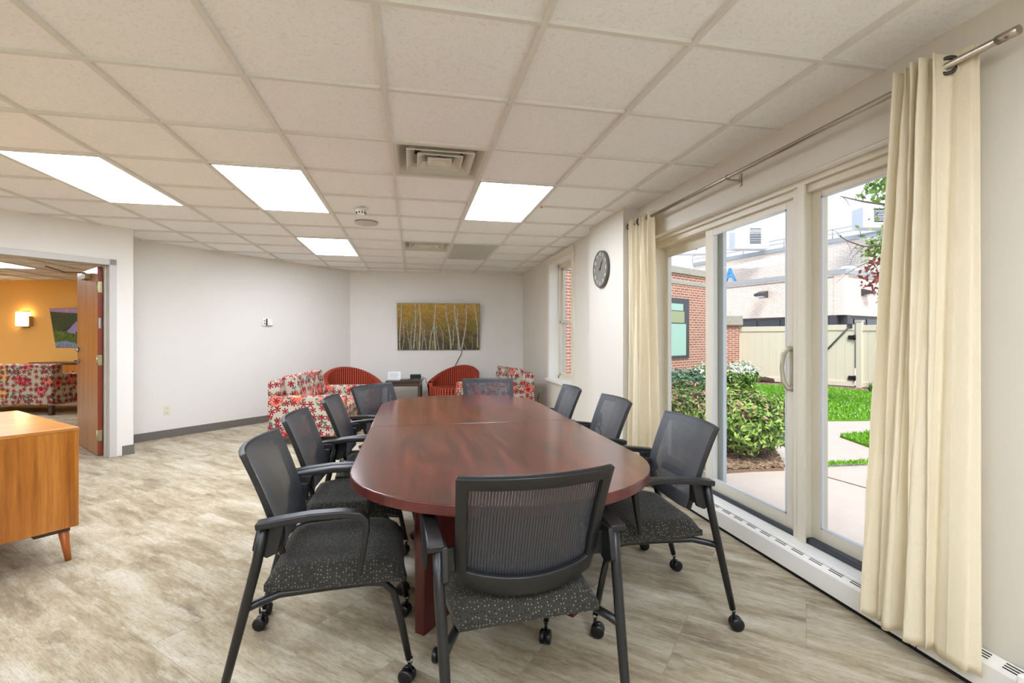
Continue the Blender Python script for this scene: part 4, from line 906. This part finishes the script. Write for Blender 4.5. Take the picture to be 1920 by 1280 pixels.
def crack(a,b,w=.012):
    A=Vector(gp(*a)); B=Vector(gp(*b)); d=(B-A).normalized(); n=Vector((-d.y,d.x))*w; q.add([(A.x-n.x,A.y-n.y,GZ-.017),(B.x-n.x,B.y-n.y,GZ-.017),(B.x+n.x,B.y+n.y,GZ-.017),(A.x+n.x,A.y+n.y,GZ-.017)],[(0,1,2,3)])
crack((1545,889),(1700,932)); struct(q.build('paving_joint',M_mulch))
# grass blades
def inpoly(x,y,P):
    c=False; n=len(P)
    for i in range(n):
        x1,y1=P[i]; x2,y2=P[(i+1)%n]
        if (y1>y)!=(y2>y) and x<(x2-x1)*(y-y1)/(y2-y1)+x1: c=not c
    return c
def blades(q,poly,n,h,rnd,mi=0):
    xs=[p[0] for p in poly]; ys=[p[1] for p in poly]; k=0
    while k<n:
        x,y=rnd.uniform(min(xs),max(xs)),rnd.uniform(min(ys),max(ys))
        if not inpoly(x,y,poly): continue
        k+=1; a=rnd.uniform(0,PI); w=.012; hh=h*rnd.uniform(.5,1.2); dx,dy=math.cos(a)*w,math.sin(a)*w; lx,ly=rnd.uniform(-.03,.03),rnd.uniform(-.03,.03)
        q.add([(x-dx,y-dy,GZ+.008),(x+dx,y+dy,GZ+.008),(x+lx,y+ly,GZ+hh)],[(0,1,2)],mi)
rnd=random.Random(9)
lw=[gp(1345,786),gp(1471,785.5),gp(1559,787.5),gp(1640,787),gp(1760,789),gp(1770,742),gp(1640,736),gp(1559,727),gp(1400,720),gp(1345,719)]
q=MB(); blades(q,lw,26000,.055,rnd); blades(q,wed,5000,.06,rnd); 
crackp=[gp(1545,874),gp(1600,871),gp(1700,868),gp(1700,865),gp(1600,867),gp(1545,870)]; blades(q,crackp,500,.05,rnd)
o=q.build('grass',M_grassb); tag(o,'short bright green lawn grass outside the sliding door','grass',kind='stuff')
q=MB()
for _ in range(420):
    while True:
        x,y=rnd.uniform(min(p[0] for p in lw),max(p[0] for p in lw)),rnd.uniform(min(p[1] for p in lw),max(p[1] for p in lw))
        if inpoly(x,y,lw): break
    z=GZ+rnd.uniform(.045,.07); r=.013; q.add([(x-r,y,z),(x,y-r,z),(x+r,y,z),(x,y+r,z),(x,y,z+r),(x,y,z-r)],[(0,1,4),(1,2,4),(2,3,4),(3,0,4),(1,0,5),(2,1,5),(3,2,5),(0,3,5)])
o=q.build('clover_flowers',M_clover); tag(o,'white clover heads scattered over the lawn','clover',kind='stuff')
# mulch chips in the near bed
q=MB(); nb=[gp(1335,884),gp(1470,878),gp(1450,845),gp(1335,845)]
for _ in range(2600):
    x,y=rnd.uniform(min(p[0] for p in nb),max(p[0] for p in nb)),rnd.uniform(min(p[1] for p in nb),max(p[1] for p in nb))
    if not inpoly(x,y,nb): continue
    q.box((-.03,-.010,0),(.03,.010,.008),mat=T(x,y,GZ+.012+rnd.uniform(0,.02))@RZ(rnd.uniform(0,PI))@RX(rnd.uniform(-.6,.6))@RY(rnd.uniform(-.4,.4)),mi=rnd.randrange(2))
o=q.build('mulch_chips',[M_mulch,plain('pale_chip',(176,150,128),.9)]); tag(o,'loose wood chips under the near shrub','mulch',kind='stuff')
# shrubs
def shrub(name,label,cx,cy,rx,ry,h,n,ls,mats,wts,seed,z0=GZ,top=None,cat='shrub',narrow=.35):
    r=random.Random(seed); t=empty(name,(cx,cy,z0)); tag(t,label,cat)
    q=MB()
    for _ in range(n):
        while True:
            d=Vector((r.gauss(0,1),r.gauss(0,1),r.gauss(0,1))).normalized()
            if d.z>-.8: break
        k=r.uniform(.66,1.0)*(1+.30*noise.noise(d*2.3+Vector((seed,0,0)))+.22*noise.noise(d*6+Vector((seed,3,0))))
        c=Vector((d.x*rx*k,d.y*ry*k,h*.52+d.z*h*.48*k))
        if c.z<.03: continue
        nrm=(d+Vector((r.uniform(-.7,.7),r.uniform(-.7,.7),r.uniform(-.2,.9)))).normalized(); a=nrm.orthogonal().normalized(); a.rotate(Matrix.Rotation(r.uniform(0,6.28),3,nrm)); b=nrm.cross(a)
        s_=ls*r.uniform(.6,1.3); mi=r.choices(range(len(mats)),wts)[0]
        if top is not None and d.z>top[0] and r.random()<top[1]: mi=len(mats)-1
        q.add([c-a*s_,c-b*s_*.42+nrm*s_*.1,c+a*s_,c+b*s_*.42+nrm*s_*.1],[(0,1,2,3)],mi)
    q.build('foliage',mats,t)
    q=MB()
    for k in range(12):
        a=r.uniform(0,6.28); q.tube([(0.04*math.cos(a),.04*math.sin(a),.0),(rx*.35*math.cos(a),ry*.35*math.sin(a),h*.35),(rx*.6*math.cos(a),ry*.6*math.sin(a),h*.7)],[.014,.01,.005],5)
    q.build('stems',M_bark,t); return t
def sh(px,Zc): v=W(px,632,Zc); return v.x,v.y
x,y=sh(1385,5.9); shrub('flowering_shrub','bushy spirea with pinkish tips close outside the sliding panel',x,y,.56,.64,.86,6800,.033,[M_lf1,M_lf2,M_lf3,M_pink],[4,6,1.5,.2],1,top=(.3,.18))
x,y=sh(1290,6.6); shrub('flowering_shrub','pink-tipped spirea seen through the leftmost glass panel',x,y,.60,.60,.85,8000,.028,[M_lf1,M_lf2,M_lf3,M_pink],[4,2,4,.6],2,top=(.2,.22))
x,y=sh(1275,10.6); shrub('juniper_shrub','low blue-green juniper in front of the red brick wing',x,y,.85,.6,.72,5000,.045,[M_blug,M_lf3],[5,2],3)
x,y=sh(1322,12.2); shrub('white_flowering_shrub','white flowering bush beside the red brick wing corner',x,y,.35,.35,.80,1500,.05,[M_whf,M_lf1],[4,3],4)
x,y=sh(1388,13.6); shrub('white_flowering_shrub','round green bush with white blossoms before the brick fence pillar',x,y,.50,.45,.76,4600,.045,[M_lf1,M_lf2,M_lf3,M_whf],[4,5,2,.4],5,top=(.25,.75))
# tufts by the fence
x,y=sh(1632,12.6)
q=MB(); r=random.Random(4)
for _ in range(46):
    a=r.uniform(0,6.28); L_=r.uniform(.22,.36); s_=r.uniform(.04,.16); w=.012; ca,sa_=math.cos(a),math.sin(a)
    q.add([(-sa_*w,ca*w,0),(sa_*w,-ca*w,0),(ca*s_,sa_*s_,L_)],[(0,1,2)])
o=q.build('ornamental_grass',M_lf1,loc=(x,y,GZ+.0)); tag(o,'spiky tuft of grass at the foot of the vinyl fence','plant')
# rock
v=G(1441,717,GZ); q=MB()
def rk(u,w_):
    th=2*PI*u; ph=PI*(w_-.5); d=Vector((math.cos(th)*math.cos(ph),math.sin(th)*math.cos(ph),math.sin(ph))); k=1+.28*noise.noise(d*1.8+Vector((3,1,2))); return (d.x*.34*k,d.y*.18*k,max(-.02,.06+d.z*.13*k))
q.grid(rk,28,14); o=q.build('garden_rock',M_rock,loc=(v.x,v.y,GZ)); o.rotation_euler=(0,0,-.4); tag(o,'dark jagged rock lying before the vinyl fence','rock')
# brick fence pillar
v=W(1369,632,16.2)
t=empty('brick_pillar',(v.x,v.y,GZ),-.6); tag(t,'red brick pillar with a grey stone cap at the fence end','pillar')
q=MB(); q.box((-.27,-.27,0),(.27,.27,1.85)); q.build('shaft',M_brick,t,uv=True); q=MB(); q.box((-.37,-.37,1.85),(.37,.37,2.16)); q.build('stone_cap',M_stone,t,bevel=.01)
# vinyl fence and gate
FA=W(1379,632,16.1); FB=W(1602,632,13.9); FC=W(1612,632,13.8); FE=W(1960,632,10.8)
def fence(name,label,A,B,h=1.80,cat='fence',brace=False,hg=None):
    A=Vector((A.x,A.y,0)); B=Vector((B.x,B.y,0)); d=(B-A); L=d.length; d/=L; t=empty(name,(A.x,A.y,GZ),math.atan2(d.y,d.x)); tag(t,label,cat)
    q=MB(); n=max(1,int(L/.20))
    for i in range(n): q.box((L*i/n+.004,-.010,.10),(L*(i+1)/n-.004,.010,h-.1)); 
    q.box((0,-.004,.10),(L,.004,h-.1)); q.build('board_panel',M_fence,t)
    q=MB(); q.box((0,-.035,h-.16),(L,.035,h)); q.build('top_rail',M_fence,t,bevel=.004); q=MB(); q.box((0,-.035,.04),(L,.035,.18)); q.build('bottom_rail',M_fence,t,bevel=.004)
    return t,L
t,L=fence('vinyl_fence','cream vinyl privacy fence left of the gate, behind the lawn',FA,W(1526,632,14.66)); q=MB(); q.box((.0,-.06,0),(.12,.06,1.86)); q.build('post',M_fence,t)
t,L=fence('vinyl_gate','cream vinyl gate with black diagonal brace and hinges',W(1534,632,14.58),FB,1.82,'gate')
q=MB(); q.tube([(L-.10,-.05,1.78),(L-.10-.95,-.05,.62)],.022,8); q.box((L-.16,-.06,1.72),(L-.04,-.03,1.84)); q.build('brace',M_dframe,t)
for z in(1.45,.28):
    q=MB(); q.box((L-.14,-.06,z-.06),(L+.16,-.035,z+.06)); q.tube([(L+.02,-.07,z-.08),(L+.02,-.07,z+.08)],.02,8); q.build('hinge',M_dark,t)
t,L=fence('vinyl_fence','cream vinyl privacy fence right of the gate, behind the curtain edge',FC,FE)
q=MB(); q.box((-.07,-.07,0),(.07,.07,1.90)); q.prism([(-.09,-.09),(.09,-.09),(.09,.09),(-.09,.09)],1.90,1.93); q.build('post',M_fence,t,bevel=.004)
# wall helper with metric UVs
def bwall(q,A,B,z0,z1,th=.3):
    A=Vector((A.x,A.y,0)); B=Vector((B.x,B.y,0)); d=(B-A); L=d.length; d/=L; n=Vector((-d.y,d.x,0)); mt=Matrix(((d.x,n.x,0,A.x),(d.y,n.y,0,A.y),(0,0,1,0),(0,0,0,1))); q.box((0,0,z0),(L,th,z1),mat=mt); return mt,L
def building(name,label,cat='building'): t=empty(name,(0,0,GZ)); tag(t,label,cat); return t
def bb(name,A,B,z0,z1,mat,t,th=.3,inset=0,s0=0,s1=None):
    """box on the wall line AB, as its own object in the wall's own frame so that brick runs level"""
    A=Vector((A.x,A.y,0)); B=Vector((B.x,B.y,0)); d=(B-A); L=d.length; d/=L
    s1=L if s1 is None else s1
    q=MB(); q.box((s0,-inset,z0-GZ),(s1,th-inset,z1-GZ)); o=q.build(name,mat,t,uv=True); o.location=(A.x,A.y,0); o.rotation_euler=(0,0,math.atan2(d.y,d.x)); return o
# red brick wing
RA=W(1252,632,12.5); RB=W(1324,632,13.73); rdv=(RB-RA); rdv.z=0; rdv.normalize(); R0=RA-rdv*4.9; R1_=RA+rdv*(RB-RA).length*1.30
t=building('brick_wing','red brick wing with stone copings and a dark framed window, left outside','building')
bb('wall',R0,R1_,GZ-.05,3.05,M_brick,t,.3); bb('coping',R0,R1_,2.96,3.13,M_stone,t,.4,.05); bb('stone_band',R0,R1_,2.68,2.78,M_stone,t,.34,.02); bb('stone_base',R0,R1_,GZ-.05,.42,M_stone,t,.34,.03)
Rn=Vector((-rdv.y,rdv.x,0)); Rx=Vector((R1_.x,R1_.y,0)); bb('wall',Rx,Rx+Rn*6,GZ-.05,3.05,M_brick,t,.3); bb('coping',Rx,Rx+Rn*6,2.96,3.13,M_stone,t,.4,.05)
sa0=(RA-R0).length; wA=sa0-1.3; wB=sa0+.98
wf=bb('window_frame',R0,R1_,.70,2.30,M_dframe,t,.3,.03,wA,wB)
bb('roller_blind',R0,R1_,.78,1.62,M_mint,t,.3,.035,wA+.1,wB-.16); bb('blind_upper',R0,R1_,1.65,1.95,plain('pale_green_blind',(170,178,140),.6),t,.3,.035,wA+.1,wB-.24)
bb('blind_upper',R0,R1_,1.97,2.15,M_mint,t,.3,.035,wA+.1,wB-.3)
# pale brick building, lower tier
CN=W(1582,632,22); LL=W(1330,632,28.5); RR=W(1760,632,27.6)
zt_=EYE+128*22/905; zb_=EYE+42*22/905
t=building('pale_brick_building','pale brick two-tier building with roof rails behind the fence')
def tier(A,B,z0,z1,mat,cop=.2): bb('wall',A,B,z0,z1-.05,mat,t,.4); bb('coping',A,B,z1-cop,z1,M_roofm,t,.6,.08)
tier(LL,CN,zb_,zt_,M_pbrick); tier(CN,RR,zb_,zt_,M_pbrick)
bb('ribbon_window',LL,CN,GZ,zb_,M_dframe,t,.3,-.3); bb('ribbon_window',CN,RR,GZ,zb_,M_dframe,t,.3,-.3)
LLn=(CN-LL).length; RLn=(RR-CN).length
k=.4
while k<LLn-1.3: bb('window_pane',LL,CN,1.2,zb_-.14,M_darkgl,t,.05,-.27,k,k+1.15); k+=1.3
k=.3
while k<RLn-1.3: bb('window_pane',CN,RR,1.2,zb_-.14,M_darkgl,t,.05,-.27,k,k+1.15); k+=1.3
# roof deck of the lower tier
q=MB(); pts=[LL,CN,RR,RR+(LL-CN)]; q.prism([(p.x,p.y) for p in pts],zt_-.35-GZ,zt_-.3-GZ); q.build('roof_deck',M_roofm,t)
UA=W(1300,632,40.5); UB=W(1582,632,30.0); UC=UB+(UB-UA).normalized()*7
zu=EYE+188*30/905
bb('wall',UA,UC,zt_-.4,zu-.1,M_bbrick,t,.5); bb('coping',UA,UC,zu-.28,zu,M_roofm,t,.7,.08); bb('roof_deck',UA,UC,zu-.3,zu-.1,M_roofm,t,9,0)
q=MB(); d_=(UC-UA); d_.z=0; L=d_.length; 
for z in(.28,.55): q.tube([(0,-.1,zu+z-GZ),(L,-.1,zu+z-GZ)],.025,6)
k=0
while k<L: q.tube([(k,-.1,zu-GZ),(k,-.1,zu+.55-GZ)],.025,6); k+=1.6
o=q.build('roof_railing',plain('galvanised_rail',(150,162,174),.5),t); o.location=(UA.x,UA.y,0); o.rotation_euler=(0,0,math.atan2(d_.y,d_.x))
# wall pack lights
for px,py,Zc,lab in ((1432,553,25.2,'left'),(1618,549,23.0,'right')):
    v=W(px,py,Zc); bang=math.atan2((CN-LL).y,(CN-LL).x) if px<1582 else math.atan2((RR-CN).y,(RR-CN).x)
    t2=empty('wall_light',v,bang); tag(t2,'dark box security light on the pale brick wall, %s of the two'%lab,'outdoor light')
    q=MB(); q.prism([(-.0,-.16),(-.45,-.05),(-.45,.05),(0,.2)],-.25,.25,mat=Matrix(((0,0,1,0),(1,0,0,0),(0,1,0,0),(0,0,0,1)))); q.build('light_housing',M_dframe,t2)
    q=MB(); q.box((-.2,-.40,-.14),(.2,-.12,-.07)); q.build('lens',M_white,t2)
v=W(1590,499,22.9); q=MB(); q.lathe([(.45,0),(.42,.12),(.25,.24),(0,.28)],16); o=q.build('roof_vent_dome',M_white,loc=(v.x,v.y,zt_)); tag(o,'white dome vent on the lower roof corner','roof vent')
# roof equipment
def hvac(px0,px1,py0,py1,Zc,label,lou):
    a=W(px0,py1,Zc); b=W(px1,py0,Zc); w=(Vector((b.x,b.y))-Vector((a.x,a.y))).length; h=b.z-zu
    t2=empty('rooftop_unit',(a.x,a.y,zu),-YAW); tag(t2,label,'rooftop unit','rooftop air units'); q=MB(); q.box((0,0,0),(w,.9,h)); q.build('cabinet',M_white,t2)
    q=MB(); x0,x1=lou[0]*w,lou[1]*w; n=8; zlo=h*.15+.2; zhi=h*.88
    q.box((x0,-.02,zlo-.05),(x1,-.005,zhi+.05),mi=1)
    for k in range(n): z=zlo+(zhi-zlo)*k/n; q.box((x0,-.08,z),(x1,-.02,z+(zhi-zlo)/n*.38))
    q.build('louvre',[M_white,M_dark],t2)
hvac(1378,1442,424,470,34.0,'rooftop air unit with dark louvre seen through the sliding panel',(.44,.76)); hvac(1618,1700,388,436,27.4,'rooftop air unit with dark louvre at the right glass panel edge',(.26,.9))
hvac(1205,1330,448,505,36.0,'long pale rooftop plant room above the red brick wing',(.60,.82))
# blue letter A on the upper wall
cu=bpy.data.curves.new('letter_sign','FONT'); cu.body='A'; cu.size=1.35; cu.extrude=.06; cu.align_x='CENTER'; cu.materials.append(M_blue); cu.offset=.03
o=text_mesh('letter_sign',cu); v=W(1369,527,35.2); uang=math.atan2(d_.y,d_.x); o.location=v; o.rotation_euler=(PI/2,0,uang); tag(o,'blue letter A sign on the upper pale brick wall','sign')
# tree: trunk stands behind the right curtain, branches reach into the glass
def tree(label,tx,ty,limbs,clumps):
    t=empty('tree',(tx,ty,GZ)); tag(t,label,'tree'); o3=Vector((tx,ty,GZ)); r=random.Random(8)
    q=MB(); q.tube([(0,0,0),(.03,.02,1.5),(0,.05,3),(-.1,.1,4.6)],[.11,.09,.07,.03],10); q.build('trunk',M_bark,t)
    q=MB()
    for pts,rad in limbs: 
        pts=[p-o3 for p in pts]; q.tube(pts,[rad*(1-.75*i/(len(pts)-1)) for i in range(len(pts))],6)
        for i in range(1,len(pts)):
            for _ in range(3):
                a=pts[i-1].lerp(pts[i],r.random()); b=a+Vector((r.uniform(-.3,.1),r.uniform(-.3,.3),r.uniform(-.28,.22))); q.tube([a,(a+b)/2+Vector((0,0,.03)),b],[rad*.28,rad*.2,rad*.1],4)
    q.build('branches',M_bark,t)
    q=MB()
    for c,rad,n,mi in clumps:
        for _ in range(n):
            p=c-o3+Vector((r.gauss(0,.5),r.gauss(0,.5),r.gauss(0,.5)))*rad; nrm=Vector((r.uniform(-1,1),r.uniform(-1,1),r.uniform(-.2,1))).normalized(); a=nrm.orthogonal().normalized(); b=nrm.cross(a); s_=.06*r.uniform(.7,1.2)
            q.add([p-a*s_,p-b*s_*.5,p+a*s_,p+b*s_*.5],[(0,1,2,3)],mi+(r.random()<.4 and mi==0))
    q.build('foliage',[M_lf1,M_lf2,M_lfr],t)
tp=W(1725,632,9.2)
tree('slender tree whose green and bronze leaves reach in from the right curtain edge',tp.x,tp.y,
 [([W(1725,430,9.2),W(1665,384,9.0),W(1620,378,8.9),W(1576,368,8.8)],.03),([W(1725,470,9.2),W(1660,460,9.0),W(1620,462,8.9),W(1590,452,8.8),W(1570,440,8.8)],.022),([W(1725,540,9.2),W(1668,500,9.0),W(1630,490,8.9),W(1600,505,8.8)],.018),([W(1620,462,8.9),W(1600,480,8.8),W(1592,498,8.8)],.008)],
 [(W(1656,352,9.0),.34,150,0),(W(1680,345,9.1),.5,300,0),(W(1655,468,9.0),.26,130,0),(W(1664,445,9.0),.22,70,0),(W(1690,460,9.1),.5,260,0),(W(1648,503,9.0),.26,60,2),(W(1640,528,9.0),.26,60,2),(W(1680,520,9.1),.4,120,2)])
